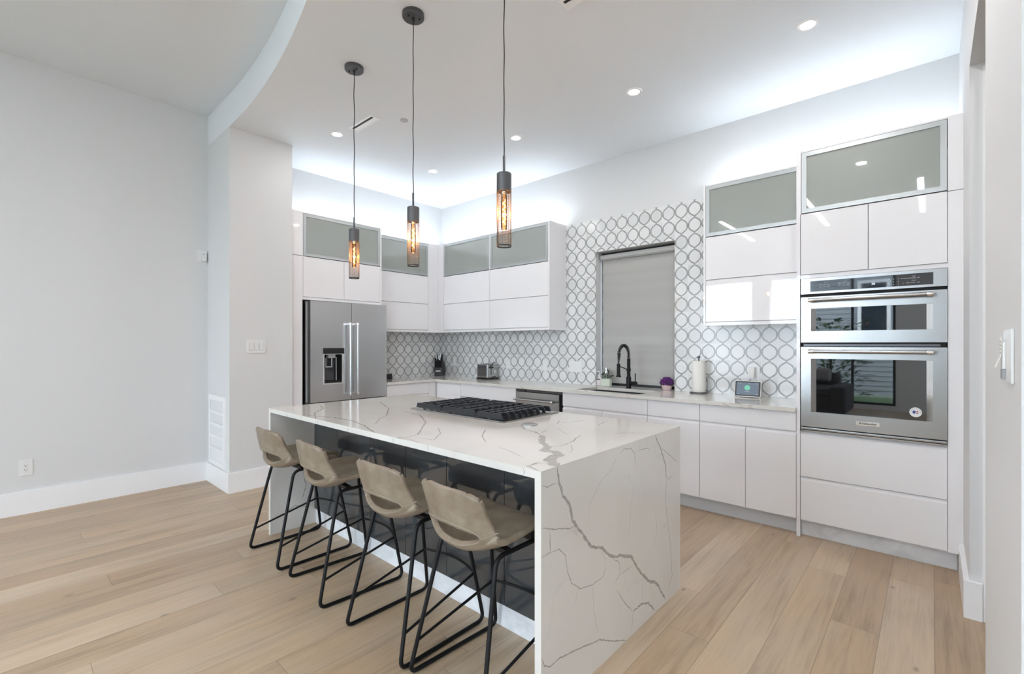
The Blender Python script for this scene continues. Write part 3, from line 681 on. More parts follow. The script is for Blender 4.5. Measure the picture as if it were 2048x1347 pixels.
# island
IX0, IX1, IY0, IY1, IZ = -3.56, -1.052, 1.325, 2.58, .911
VS=[(0.0147,[(1.42, 0.906), (1.434, 0.846), (1.461, 0.792), (1.503, 0.74), (1.524, 0.677), (1.599, 0.6), (1.654, 0.536), (1.745, 0.497), (1.816, 0.437), (1.929, 0.404), (2.009, 0.371), (2.073, 0.289), (2.185, 0.191), (2.281, 0.144), (2.383, 0.019)]),(0.0105,[(2.256, 0.913), (2.318, 0.837), (2.383, 0.737), (2.396, 0.65)]),(0.0042,[(2.396, 0.65), (2.383, 0.547), (2.409, 0.427), (2.45, 0.279), (2.469, 0.112), (2.409, 0.05)]),(0.0052,[(2.396, 0.644), (2.477, 0.659)]),(0.0042,[(2.331, 0.832), (2.534, 0.719)]),(0.0046,[(1.325, 0.859), (1.362, 0.847), (1.42, 0.851)]),(0.0046,[(1.322, 0.707), (1.388, 0.684), (1.51, 0.652), (1.542, 0.655)]),(0.0038,[(1.375, 0.684), (1.381, 0.6), (1.325, 0.6)]),(0.0042,[(1.381, 0.6), (1.434, 0.594), (1.475, 0.557), (1.489, 0.491), (1.517, 0.435), (1.576, 0.39), (1.662, 0.371), (1.745, 0.371), (1.78, 0.403)]),(0.0042,[(1.834, 0.422), (1.89, 0.388), (1.9, 0.332), (1.843, 0.308)]),(0.0034,[(1.9, 0.327), (2.009, 0.327)]),(0.0046,[(1.871, 0.267), (1.929, 0.196), (2.02, 0.107)]),(0.0105,[(2.02, 0.107), (2.106, 0.108), (2.185, 0.081), (2.256, 0.012)]),(0.0042,[(2.02, 0.104), (2.009, 0.024)]),(0.0063,[(1.325, 0.234), (1.343, 0.197), (1.381, 0.178), (1.427, 0.182), (1.503, 0.166), (1.599, 0.147), (1.728, 0.112), (1.834, 0.057), (1.959, 0.002)]),(0.0042,[(1.9, 0.877), (1.939, 0.891), (1.999, 0.884), (2.041, 0.852), (2.047, 0.791)]),(0.0032,[(1.999, 0.884), (1.995, 0.913)]),(0.0034,[(2.073, 0.862), (2.162, 0.857), (2.208, 0.844)]),(0.0025,[(2.088, 0.861), (2.095, 0.912)]),(0.0025,[(2.16, 0.856), (2.162, 0.912)]),(0.0019,[(1.881, 0.88), (1.816, 0.817), (1.728, 0.781), (1.646, 0.712), (1.63, 0.63)]),(0.0019,[(2.041, 0.712), (1.999, 0.602), (1.989, 0.467)]),(0.0019,[(1.67, 0.363), (1.678, 0.263), (1.711, 0.142)]),(0.0025,[(1.561, 0.393), (1.536, 0.332)]),(0.0017,[(2.117, 0.232), (2.117, 0.109)]),(0.0017,[(2.256, 0.535), (2.281, 0.431), (2.256, 0.341)]),(0.0019,[(1.475, 0.634), (1.51, 0.648), (1.561, 0.607), (1.524, 0.66)]),(0.0019,[(1.763, 0.373), (1.771, 0.443), (1.728, 0.494)]),(0.0021,[(2.409, 0.422), (2.326, 0.398)]),]
VT=[(0.0084,[(-1.749, 2.012), (-1.629, 1.918), (-1.553, 1.901), (-1.479, 1.86)]),(0.0196,[(-1.479, 1.86), (-1.411, 1.796), (-1.375, 1.735), (-1.296, 1.676), (-1.25, 1.638)]),(0.0280,[(-1.294, 1.677), (-1.25, 1.601), (-1.202, 1.599), (-1.147, 1.579), (-1.153, 1.528), (-1.122, 1.471), (-1.051, 1.42)]),(0.0056,[(-1.265, 1.671), (-1.248, 1.718), (-1.264, 1.841), (-1.297, 1.909), (-1.321, 1.993)]),(0.0042,[(-1.304, 1.853), (-1.269, 1.841)]),(0.0042,[(-1.626, 2.224), (-1.583, 2.281), (-1.564, 2.394)]),(0.0056,[(-1.605, 2.172), (-1.678, 2.291)]),(0.0028,[(-1.537, 2.08), (-1.422, 1.986), (-1.375, 1.953)]),(0.0049,[(-1.216, 2.121), (-1.193, 2.193), (-1.07, 2.289)]),(0.0042,[(-1.138, 1.365), (-1.134, 1.408), (-1.11, 1.449)]),(0.0049,[(-1.506, 1.896), (-1.542, 1.998)]),(0.0042,[(-1.407, 2.281), (-1.449, 2.459)]),(0.0028,[(-1.235, 1.774), (-1.165, 1.688), (-1.137, 1.616)]),(0.0077,[(-2.826, 1.255), (-3.07, 1.432), (-3.237, 1.575), (-3.393, 1.63)]),(0.0084,[(-2.161, 1.259), (-2.395, 1.402), (-2.585, 1.439), (-2.788, 1.429), (-3.006, 1.357)]),(0.0063,[(-1.89, 1.26), (-1.954, 1.315), (-1.931, 1.365), (-1.951, 1.448), (-2.226, 1.709), (-2.464, 1.846), (-2.722, 1.887)]),(0.0042,[(-1.881, 1.396), (-1.78, 1.414), (-1.889, 1.544), (-2.025, 1.639)]),(0.0049,[(-1.797, 1.781), (-1.686, 1.647), (-1.559, 1.544)]),(0.0035,[(-1.449, 1.514), (-1.349, 1.486), (-1.247, 1.443)]),(0.0084,[(-1.059, 1.249), (-1.139, 1.351), (-1.147, 1.435)]),(0.0049,[(-2.38, 1.465), (-2.539, 1.594), (-2.626, 1.699), (-2.889, 1.888), (-3.28, 2.06)]),(0.0035,[(-1.766, 1.26), (-1.926, 1.355)]),(0.0035,[(-1.463, 1.249), (-1.56, 1.325)]),(0.0028,[(-1.822, 1.823), (-1.697, 1.983)]),(0.0035,[(-2.772, 2.518), (-2.565, 2.517)]),]

it = thing('island_worktop', ((IX0 + IX1) / 2, (IY0 + IY1) / 2, 0), 'veined white quartz island top with waterfall sides down to the floor', 'countertop')
m = MB().prism([(IX0, IZ), (IX1, IZ), (IX1 - .03, IZ - .03), (IX0 + .03, IZ - .03)], IY0, IY1, (0, 2, 1)); m.mi = 1          # mitred ends
for w, pts in VT: w *= (1.7 if w > .012 else 1.25); ribbon(m, [(min(max(x, IX0 + .005), IX1 - .001), min(max(y, IY0 + .002), IY1 - .005), IZ) for x, y in pts], w, (0, 0, 1))
for x, dx in ((-3.24, .012), (-3.02, -.01), (-2.80, .008), (-2.44, .01), (-1.98, -.012), (-1.72, .01), (-1.14, .012)):
    ribbon(m, [(x, IY0, IZ), (x + dx, IY0, IZ - .014), (x + dx * .3, IY0, IZ - .03)], .009, (0, -1, 0))
m.build('top', ['quartz', 'quartz_vein'], it)
m = MB().prism([(IX1, 0), (IX1, IZ - .0004), (IX1 - .03, IZ - .0304), (IX1 - .03, 0)], IY0, IY1, (0, 2, 1)); m.mi = 1
for w, pts in VS: ribbon(m, [(IX1, min(max(y, IY0 + .001), IY1 - .004), min(max(z, .002), IZ - .001)) for y, z in pts], w, (1, 0, 0))
m.build('waterfall_side', ['quartz', 'quartz_vein'], it)
m = MB().prism([(IX0, 0), (IX0, IZ - .0004), (IX0 + .03, IZ - .0304), (IX0 + .03, 0)], IY0, IY1, (0, 2, 1)); m.mi = 1
for pts in ([(1.50, .60), (1.46, .56), (1.50, .53), (1.43, .50)], [(1.60, .52), (1.56, .40), (1.585, .30), (1.55, .2)], [(1.40, .12), (1.5, .17), (1.6, .13)]):
    ribbon(m, [(IX0 + .03, y, z) for y, z in pts], .007, (1, 0, 0))
m.build('waterfall_side', ['quartz', 'quartz_vein'], it)
ic = thing('island_cabinet', ((IX0 + IX1) / 2, 2.1, 0), 'dark grey glossy cabinet forming the base of the island', 'cabinet')
a, b = IX0 + .0305, IX1 - .0305
MB().box(a, b, 1.668, IY1 - .02, .118, IZ - .031).build('carcass', 'gloss_charcoal', ic)
se = [a, -3.162, -2.734, -2.341, -1.961, -1.533, b]
for p, q in zip(se, se[1:]): MB().box(p + .0018, q - .0018, 1.645, 1.664, .112, IZ - .033, .0012).build('door', 'gloss_charcoal', ic)
MB().box(a, b, 1.655, 1.667, 0, .109).build('kick_plate', 'marble_kick', ic)

# cooktop on the island
ck = thing('gas_cooktop', (-2.308, 2.259, IZ), 'gas cooktop with black cast-iron grates set on the island', 'cooktop')
CX0, CX1, CY0, CY1 = -2.757, -1.859, 1.983, 2.535
MB().box(CX0, CX1, CY0, CY1, IZ + .0010, IZ + .0085, .003).build('tray', 'steel_level', ck)
for bx, by, br in ((-2.57, 2.12, .045), (-2.57, 2.37, .038), (-2.27, 2.22, .06), (-2.0, 2.12, .04), (-2.0, 2.37, .045)):
    MB().lathe([(br + .012, 0), (br + .012, .008), (br, .012), (br, .02), (br * .8, .024), (0, .024)], (bx, by, IZ + .008), 24).build('burner', 'cast_iron', ck)
GZ0, GZ1 = IZ + .012, IZ + .049
for gx0, gx1 in ((-2.71, -2.437), (-2.431, -2.105), (-2.099, -1.875)):
    m = MB(); gy0, gy1 = 1.995, 2.47; n = 9
    for k in range(n):
        y = gy0 + .006 + (gy1 - gy0 - .012) * k / (n - 1); ch = .022
        L = [(gx0, GZ0 + .012), (gx0 + ch * .6, GZ1), (gx1 - ch * .6, GZ1), (gx1, GZ0 + .012), (gx1 - .003, GZ0), (gx1 - .02, GZ0), (gx1 - .03, GZ1 - .016), (gx0 + .03, GZ1 - .016), (gx0 + .02, GZ0), (gx0 + .003, GZ0)] if k not in (0, n - 1) else [(gx0, GZ0 + .004), (gx0 + .014, GZ1), (gx1 - .014, GZ1), (gx1, GZ0 + .004)]
        m.prism(L, y - .0048, y + .0048, (0, 2, 1))
    for x in (gx0 + .045, (gx0 + gx1) / 2, gx1 - .045): m.box(x - .005, x + .005, gy0 + .006, gy1 - .006, GZ1 - .016, GZ1 + .0015)
    m.build('grate', 'cast_iron', ck, 25)
for k in range(5): MB().lathe([(.021, 0), (.021, .006), (.017, .009), (.0165, .03), (.014, .034), (0, .034)], (-2.60 + k * .075, 2.503, IZ + .008), 20).build('knob', 'chrome', ck)
po = MB().lathe([(.046, 0), (.046, .003), (.042, .0045), (.030, .0045), (.029, .0035), (0, .0035)], (-1.712, 2.05, IZ + .0010), 36).build('popup_outlet', 'steel_level')
tag(po, 'round chrome pop-up outlet cover flush in the island top', 'outlet')

# ------------------------------------------------------------------ counter stools
PROF = [(.168, .590, .150, .000), (.162, .620, .180, .004), (.130, .640, .198, .010), (.045, .634, .210, .020), (-.045, .612, .214, .036), (-.120, .590, .213, .060),
        (-.180, .596, .208, .080), (-.210, .630, .201, .084), (-.225, .690, .194, .072), (-.236, .752, .188, .054), (-.244, .805, .180, .042), (-.247, .834, .160, .036)]
def cr(p0, p1, p2, p3, t):
    return tuple(.5 * (2 * b + (c - a) * t + (2 * a - 5 * b + 4 * c - d) * t * t + (3 * b - a - 3 * c + d) * t ** 3) for a, b, c, d in zip(p0, p1, p2, p3))
def prof(v):
    s = max(0, min(v, .9999)) * (len(PROF) - 1); i = int(s); g = lambda k: PROF[max(0, min(k, len(PROF) - 1))]
    return cr(g(i - 1), g(i), g(i + 1), g(i + 2), s - i)
def shell_pt(u, v, off=0.0):
    y, z, hw, lf = prof(v); a, b = prof(v - .012), prof(v + .012)
    t = Vector((0, b[0] - a[0], b[1] - a[1])).normalized(); n = Vector((0, t.z, -t.y))
    if n.z < 0 and v < .5: n = -n
    if v >= .5 and n.y < 0: n = -n
    au = abs(u); k = lf * au ** 2.3 + off
    corner = max(0, (v - .86) / .14) if v > .86 else max(0, (.10 - v) / .10)
    x = u * hw
    zz = -corner ** 1.6 * .036 * au ** 5 * (1 if v > .5 else 0)
    return Vector((x, y, z + zz)) + n * k
HV, HH, HU = .672, .060, .72
def make_stool(loc, rot, label):
    st = thing('bar_stool', (0, 0, 0), label, 'stool', 'bar stools along the island')
    m = MB(); nu, nv = 60, 110; b = bmesh.new(); vs = {}
    for i in range(nu + 1):
        for j in range(nv + 1):
            u = -1 + 2 * i / nu; v = j / nv
            q = math.hypot(u / HU, (v - HV) / HH)
            if 0.55 < q < 1.0: u, v = u / q, HV + (v - HV) / q          # snap to the hole's rim
            if q >= 1.0 and q < 1.12: pass
            vs[i, j] = (b.verts.new(shell_pt(u, v)), q)
    for i in range(nu):
        for j in range(nv):
            qd = [vs[i, j], vs[i + 1, j], vs[i + 1, j + 1], vs[i, j + 1]]
            if sum(1 for _, q in qd if q < 1.0) >= 3 or (min(q for _, q in qd) < .55): continue
            try: b.faces.new([w for w, _ in qd])
            except ValueError: pass
    bmesh.ops.delete(b, geom=[v for v in b.verts if not v.link_faces], context='VERTS')
    bmesh.ops.recalc_face_normals(b, faces=b.faces)
    m.merge(b); sh = m.build('seat_shell', 'taupe_leather', st, 0)
    sh.data.shade_smooth()
    so = sh.modifiers.new('thickness', 'SOLIDIFY'); so.thickness = .024; so.offset = 0
    ss = sh.modifiers.new('rounding', 'SUBSURF'); ss.levels = 1; ss.render_levels = 1
    for s in (-1, 1):
        m = MB(); m.tube([shell_pt(s * (HU + .05 + .30 * k / 8), HV + .0 + .03 * k / 8, -.0135) for k in range(9)], .0022, 6); m.build('seam', 'leather_seam', sh)
    m = MB()
    rim = [shell_pt(HU * 1.10 * math.cos(a), HV + HH * 1.35 * math.sin(a), -.0128) for a in [PI * k / 24 for k in range(25)]]
    m.tube(rim, .0026, 6); m.build('seam', 'leather_seam', sh)
    for s in (-1, 1):
        loop = [(s * .2235, .245, .0095), (s * .2235, -.245, .0095), (s * .166, -.118, .572), (s * .166, .150, .578)]
        P = rounded([loop[-1]] + loop + [loop[0]], .04, 5)
        pts = []
        Q = [Vector(p) for p in loop]; n = 4
        for i in range(4):
            a, bb, c = Q[i - 1], Q[i], Q[(i + 1) % 4]; d1, d2 = (a - bb), (c - bb); k = .042
            s0, e0 = bb + d1.normalized() * k, bb + d2.normalized() * k
            pts += [s0 * (1 - t) ** 2 + bb * 2 * t * (1 - t) + e0 * t * t for t in [j / 6 for j in range(7)]]
        MB().tube(pts, .0092, 12, closed=True).build('leg_frame', 'black_metal', st)
    fr_ = lambda s, z, rear: Vector((s * (.2235 - .0575 * z / .572), (-.245 + .127 * z / .572) if rear else (.245 - .095 * z / .575), z))
    A, B_, C_, D_ = fr_(-1, .140, True), fr_(-1, .245, False), fr_(1, .245, False), fr_(1, .140, True)
    MB().tube([A, B_], .0062, 10).tube([D_, C_], .0062, 10).tube([B_ + (C_ - B_) * (k / 12) + Vector((0, .045 * math.sin(PI * k / 12), 0)) for k in range(13)], .0062, 10).build('footrest', 'black_metal', st)
    MB().box(-.168, .168, -.075, -.045, .572, .590).build('seat_bracket', 'black_metal', st); MB().box(-.168, .168, .075, .105, .580, .612).build('seat_bracket', 'black_metal', st)
    st.location = loc; st.rotation_euler = (0, 0, rot)
    return st
SL = ['taupe leather stool with black sled legs, farthest from the island\'s veined end panel', 'taupe leather stool between the farthest stool and the third one, turned slightly right',
      'taupe leather stool second from the veined island end panel, with a black sled base', 'taupe leather stool nearest the veined end panel of the island']
first = make_stool((-3.155, 1.38, 0), 0, SL[0])
for (x, y, a), lb in zip([(-2.552, 1.378, math.radians(-4)), (-1.878, 1.380, 0), (-1.372, 1.383, math.radians(-3))], SL[1:]):
    c = copy_tree(first); c.location = (x, y, 0); c.rotation_euler = (0, 0, a); c['label'] = lb

# ------------------------------------------------------------------ pendant lights
def make_pendant():
    p = thing('pendant_light', (0, 0, KIT_Z), '', 'pendant lamp', 'pendant lamps over the island'); z = KIT_Z
    cn = MB().lathe([(.066, 0), (.066, -.022), (.063, -.026), (0, -.026)], (0, 0, z - .0003), 40).build('canopy', 'pendant_metal', p)
    m = MB()
    for s in (-1, 1): m.lathe([(.0045, 0), (.0045, -.008), (.003, -.0095), (0, -.0095)], (s * .034, -.012, z - .0263), 10)
    m.build('canopy_screw', 'black_plastic', cn)
    MB().lathe([(.009, 0), (.0085, -.010), (.004, -.030), (.003, -.034)], (0, 0, z - .0263), 14).build('strain_relief', 'black_plastic', p)
    MB().tube([(.0015 * math.sin(k * .9), .0012 * math.cos(k * .7), z - .03 - (z - .03 - 2.288) * k / 30) for k in range(31)], .0028, 8).build('cord', 'cord_black', p)
    MB().lathe([(.0042, 2.29), (.0062, 2.286), (.0062, 2.20)], (0, 0, 0), 14).build('stem', 'pendant_metal', p)
    MB().lathe([(.0, 2.202), (.034, 2.202), (.0362, 2.199), (.0362, 2.113), (.034, 2.113), (.034, 2.125), (0, 2.125)], (0, 0, 0), 40).build('socket_cup', 'pendant_metal', p)
    # woven mesh sleeve: real wires
    nk, nr, r, zt, zb = 30, 34, .0352, 2.114, 1.852; b = bmesh.new(); V = {}
    for i in range(nr + 1):
        for k in range(nk): V[i, k] = b.verts.new((r * math.cos(2 * PI * k / nk), r * math.sin(2 * PI * k / nk), zt + (zb - zt) * i / nr))
    for i in range(nr):
        for k in range(nk): b.faces.new([V[i, k], V[i, (k + 1) % nk], V[i + 1, (k + 1) % nk], V[i + 1, k]])
    m = MB(); m.merge(b); sl = m.build('mesh_shade', 'pendant_mesh', p)
    wf = sl.modifiers.new('wires', 'WIREFRAME'); wf.thickness = .0018; wf.use_even_offset = False; wf.use_boundary = True
    MB().lathe([(.0345, 1.853), (.0366, 1.853), (.0366, 1.846), (.0345, 1.846), (.0345, 1.853)], (0, 0, 0), 40, cap=False).build('shade_rim', 'black_plastic', sl)
    bl = MB().lathe([(.011, 2.112), (.0135, 2.09), (.0155, 2.06), (.0155, 1.945), (.013, 1.932), (.006, 1.926), (0, 1.925)], (0, 0, 0), 24, cap=False).build('bulb', 'bulb_glass', p)
    MB().tube([(.0065 * math.cos(k * .55), .0065 * math.sin(k * .55), 2.075 - .120 * k / 46) for k in range(47)], .0012, 6).build('filament', 'filament', bl)
    MB().lathe([(.0125, 2.125), (.0125, 2.105), (.010, 2.10), (0, 2.10)], (0, 0, 0), 20).build('bulb_base', 'chrome', bl)
    d = bpy.data.lights.new('bulb_glow', 'POINT'); d.energy = 3.5; d.color = (1.0, .50, .20); d.shadow_soft_size = .012
    o = bpy.data.objects.new('bulb_glow', d); COL.objects.link(o); o.parent = p; o.location = (0, 0, 2.01 - z)
    return p
pp = make_pendant()
PL = [(-3.108, 1.742, 'slim dark mesh pendant lamp hanging farthest from the camera, in front of the refrigerator cabinet'),
      (-2.340, 1.701, 'slim dark mesh pendant lamp hanging in the middle of the three over the island'),
      (-1.548, 1.660, 'slim dark mesh pendant lamp hanging nearest the camera, over the near half of the island')]
for i, (x, y, lb) in enumerate(PL):
    c = pp if i == 0 else copy_tree(pp)
    c.location = (x, y, KIT_Z); c['label'] = lb; c.rotation_euler = (0, 0, (.35, 1.25, .2)[i])

# ------------------------------------------------------------------ ceiling fittings
def make_down():
    d = thing('recessed_light', (0, 0, KIT_Z), '', 'ceiling light', 'recessed ceiling lights'); z = KIT_Z
    MB().lathe([(.040, -.002), (.042, -.006), (.056, -.006), (.060, -.002), (.060, 0)], (0, 0, z - .0003), 36, cap=False).build('trim_ring', 'trim_paint', d)
    MB().lathe([(0, -.0028), (.041, -.0028), (.041, -.001), (0, -.001)], (0, 0, z - .0003), 36).build('lens', 'downlight_lens', d)
    a = bpy.data.lights.new('downlight_beam', 'AREA'); a.shape = 'DISK'; a.size = .09; a.energy = 2.2; a.color = (1.0, .99, .985)
    o = bpy.data.objects.new('downlight_beam', a); COL.objects.link(o); o.parent = d; o.location = (0, 0, -.008)
    return d
dl = make_down()
DL = [(-4.221, 2.188, 'lit recessed ceiling light nearest the refrigerator wall return'), (-4.299, 3.402, 'lit recessed ceiling light closest to the far corner of the kitchen'),
      (-3.001, 3.389, 'lit recessed ceiling light second along from the far corner of the kitchen'), (-1.758, 3.398, 'lit recessed ceiling light in front of the tiled window surround'),
      (-.580, 3.413, 'lit recessed ceiling light in front of the oven tower')]
DL += [(.95, 2.80, 'added unseen fill light in the side hall beyond the right opening'), (-.58, 1.30, 'added unseen fill light above the near end of the island aisle'), (-.58, 2.35, 'added unseen fill light above the aisle between island and oven tower')]  # unseen lights, added to brighten the island side and the lower cabinets
for i, (x, y, lb) in enumerate(DL):
    c = dl if i == 0 else copy_tree(dl); c.location = (x, y, KIT_Z); c['label'] = lb
    for l in kids(c):
        if l.type == 'LIGHT' and i > 4: l.data = l.data.copy(); l.data.energy = 5.2
def vent(x0, x1, y0, y1, lb):
    v = thing('ceiling_vent', ((x0 + x1) / 2, (y0 + y1) / 2, KIT_Z), lb, 'air vent'); z = KIT_Z - .0003; e = .016
    MB().grid([x0, x0 + e, x1 - e, x1], [y0, y0 + e, y1 - e, y1], lambda x, y: not (x0 + e < x < x1 - e and y0 + e < y < y1 - e), z - .006, z, (0, 1, 2)).build('frame', 'trim_paint', v)
    yb = y0 + e + (y1 - y0 - 2 * e) * .42
    MB().box(x0 + e, x1 - e, yb, y1 - e, z - .0052, z - .0005).build('blade', 'trim_paint', v)
    MB().box(x0 + e, x1 - e, y0 + e, yb, z - .0012, z - .0002).build('slot', 'black_gap', v)
vent(-4.015, -3.645, 2.20, 2.295, 'white slot air vent in the ceiling behind the farthest pendant cord')
vent(-1.62, -1.25, 2.205, 2.30, 'white slot air vent at the top edge of the picture')
sd = MB().lathe([(.034, 0), (.034, -.004), (.030, -.007), (0, -.007)], (-3.512, 2.456, KIT_Z - .0003), 32).build('ceiling_cover', 'cover_grey'); tag(sd, 'small round grey cover plate on the ceiling beside the middle pendant cord', 'cover plate')
# LED strips lying on top of the wall cabinets, and the linear lights of the living ceiling
def led(x0, x1, y0, y1, z, lb, axis):
    l = thing('led_strip', ((x0 + x1) / 2, (y0 + y1) / 2, z), lb, 'light strip', 'light strips on the cabinets')
    MB().box(x0, x1, y0, y1, z, z + .006).build('channel', 'aluminium', l)
    k = .004; MB().box(x0 + k, x1 - k, y0 + k, y1 - k, z + .0062, z + .009).build('lens', 'led_cool', l)
led(-4.98, -3.17, 4.275, 4.295, ZT + .0003, 'glowing light strip on top of the wall cabinets left of the sink window', 0)
led(-1.46, -.74, 4.275, 4.295, ZT + .0003, 'glowing light strip on top of the wall cabinet over the smart display', 0)
led(-.68, .12, 4.275, 4.295, ZT + .0003, 'glowing light strip on top of the oven tower', 0)
led(-5.255, -5.235, 2.15, 3.05, ZT + .0003, 'glowing light strip on top of the refrigerator cabinet', 1)
led(-5.255, -5.235, 3.10, 4.30, ZT + .0003, 'glowing light strip on top of the corner wall cabinets', 1)
for x, w in ((-2.95, 'left'), (-1.5, 'centre'), (-.12, 'right')):
    l = thing('linear_light', (x, -2.0, LIV_Z), 'long recessed linear light in the living ceiling, %s one' % w, 'ceiling light')
    MB().box(x - .04, x + .04, -3.1, -.85, LIV_Z - .006, LIV_Z - .0004).build('frame', 'trim_paint', l)
    MB().box(x - .03, x + .03, -3.09, -.86, LIV_Z - .0085, LIV_Z - .0062).build('lens', 'linear_lens', l)

# ------------------------------------------------------------------ wall plates
def outlet_F(name, x, y0, y1, z0, z1, lb, cat='outlet'):      # plate on a wall facing +x
    t = thing(name, (x, (y0 + y1) / 2, (z0 + z1) / 2), lb, cat); MB().box(x + .0002, x + .006, y0, y1, z0, z1, .002).build('plate', 'white_plastic', t); return t
yc, zc_ = .1685, .3705
t = outlet_F('wall_outlet', XLIV, .1285, .2085, .308, .434, 'white duplex outlet low on the left wall above the baseboard')
MB().box(XLIV + .006, XLIV + .0075, yc - .017, yc + .017, zc_ - .034, zc_ + .034, .0005).build('receptacle', 'white_plastic', t)
m = MB()
for dz in (.018, -.016):
    for dy in (-.007, .007): m.box(XLIV + .0073, XLIV + .0082, yc + dy - .0015, yc + dy + .0015, zc_ + dz, zc_ + dz + .007)
    m.box(XLIV + .0073, XLIV + .0082, yc - .0025, yc + .0025, zc_ + dz - .009, zc_ + dz - .004)
m.build('slot', 'ink_black', t)
t = outlet_F('light_switch', XCOL, 1.588, 1.759, 1.286, 1.413, 'white triple light switch on the wall return left of the refrigerator', 'light switch')
for k in range(3):
    y = 1.6275 + k * .046; MB().box(XCOL + .006, XCOL + .0085, y - .0165, y + .0165, 1.316, 1.384, .001).build('rocker', 'white_plastic', t)
m = MB()
for k in range(3):
    y = 1.6275 + k * .046; m.box(XCOL + .0058, XCOL + .0066, y - .018, y + .018, 1.3135, 1.3158).box(XCOL + .0058, XCOL + .0066, y - .018, y - .0167, 1.3158, 1.384).box(XCOL + .0058, XCOL + .0066, y + .0167, y + .018, 1.3158, 1.384)
m.build('shadow_gap', 'ink_grey', t)
t = thing('motion_sensor', (XLIV, 1.40, 2.25), 'small white motion sensor on a plate high in the left wall corner', 'sensor')
MB().box(XLIV + .0002, XLIV + .005, 1.352, 1.436, 2.195, 2.312, .002).build('plate', 'white_plastic', t)
MB().box(XLIV + .005, XLIV + .032, 1.385, 1.432, 2.205, 2.302, .008).build('housing', 'white_plastic', t)
MB().box(XLIV + .032, XLIV + .0325, 1.396, 1.406, 2.268, 2.273).build('eye', 'ink_black', t)
t = thing('return_air_grille', (-5.136, YCOL, .53), 'tall white return air grille low on the wall return at the left', 'air vent')
gx0, gx1, gz0, gz1 = -5.378, -4.896, .196, .872; yy = YCOL - .0003
zs = [gz0 + .045 + k * (gz1 - gz0 - .09) / 5 for k in range(6)]
us = [gx0, gx0 + .05, gx1 - .05, gx1]; vz = [gz0] + [v for z in zs for v in (z - (.013 if z not in (zs[0], zs[-1]) else 0), z + (.013 if z not in (zs[0], zs[-1]) else 0))] + [gz1]
vz = sorted(set(round(v, 4) for v in vz))
opn = [(zs[k] + (.013 if k else 0), zs[k + 1] - (.013 if k < 4 else 0)) for k in range(5)]
MB().grid(us, vz, lambda x, z: not (gx0 + .05 < x < gx1 - .05 and any(a < z < b for a, b in opn)), yy - .012, yy, (0, 2, 1)).build('frame', 'trim_paint', t)
m = MB()
for a_, b_ in opn:
    k = 12
    for i in range(k):
        z = a_ + (b_ - a_) * (i + .2) / k; m.prism([(yy - .010, z), (yy - .0095, z), (yy - .002, z + (b_ - a_) / k), (yy - .0025, z + (b_ - a_) / k)], gx0 + .05, gx1 - .05, (1, 2, 0))
m.build('louvre', 'trim_paint', t)
MB().box(gx0 + .05, gx1 - .05, yy - .002, yy, gz0 + .045, gz1 - .045).build('filter', 'white_plastic', t)
t = thing('wall_control', (XR, 1.66, 1.345), 'white switch plate with a grey insert and curled paper tag on the near right wall', 'light switch')
MB().box(XR - .006, XR - .0002, 1.556, 1.705, 1.282, 1.408, .002).build('plate', 'white_plastic', t)
MB().box(XR - .012, XR - .006, 1.650, 1.690, 1.312, 1.378, .002).build('rocker', 'white_plastic', t)
MB().box(XR - .0125, XR - .006, 1.648, 1.692, 1.287, 1.311, .001).build('insert', 'grey_plastic', t)
m = MB(); m.prism([(XR - .013, 1.390), (XR - .014, 1.389), (XR - .014, 1.345), (XR - .024, 1.316), (XR - .023, 1.316), (XR - .013, 1.345)], 1.655, 1.683, (0, 2, 1)); tg = m.build('paper_tag', 'paper_white', t)
m = MB()
for k in range(4): m.box(XR - .0145, XR - .014, 1.660, 1.678, 1.350 + k * .009, 1.354 + k * .009)
m.build('print', 'ink_grey', tg)
YT = YB - .008
def outlet_B(name, x0, x1, z0, z1, lb, n=0, cat='outlet'):
    t = thing(name, ((x0 + x1) / 2, YT, (z0 + z1) / 2), lb, cat); MB().box(x0, x1, YT - .0055, YT - .0002, z0, z1, .002).build('plate', 'white_plastic', t)
    for k in range(max(n, 1)):
        xc = (x0 + x1) / 2 + (k - (max(n, 1) - 1) / 2) * .046
        MB().box(xc - .0165, xc + .0165, YT - .0072, YT - .0055, (z0 + z1) / 2 - .034, (z0 + z1) / 2 + .034, .0006).build('rocker' if n else 'receptacle', 'white_plastic', t)
    return t
outlet_B('wall_outlet', -5.150, -5.080, 1.058, 1.182, 'white outlet in the tile just right of the knife block')
outlet_B('wall_outlet', -4.10, -4.03, 1.055, 1.175, 'white outlet in the tile behind the toaster lever')
outlet_B('wall_outlet', -3.501, -3.431, 1.053, 1.173, 'white outlet in the tile between the toaster and light switches')
outlet_B('light_switch', -3.109, -2.938, 1.053, 1.175, 'white triple light switch in the tile left of the sink window', 3, 'light switch')
outlet_B('wall_outlet', -1.178, -1.108, 1.055, 1.175, 'white outlet in the tile above the smart display, holding a plug adapter')
t = thing('plug_adapter', (-1.165, YT - .03, 1.12), 'cream plug-in power adapter in the outlet above the smart display', 'power adapter')
MB().box(-1.192, -1.142, YT - .052, YT - .0075, 1.078, 1.172, .004).build('housing', 'warm_plastic', t)
t = outlet_F('wall_outlet', XL + .008, 3.365, 3.435, 1.055, 1.175, 'white outlet in the tile beside the refrigerator')
MB().box(XL + .014, XL + .0155, 3.384, 3.416, 1.081, 1.149).build('receptacle', 'white_plastic', t)

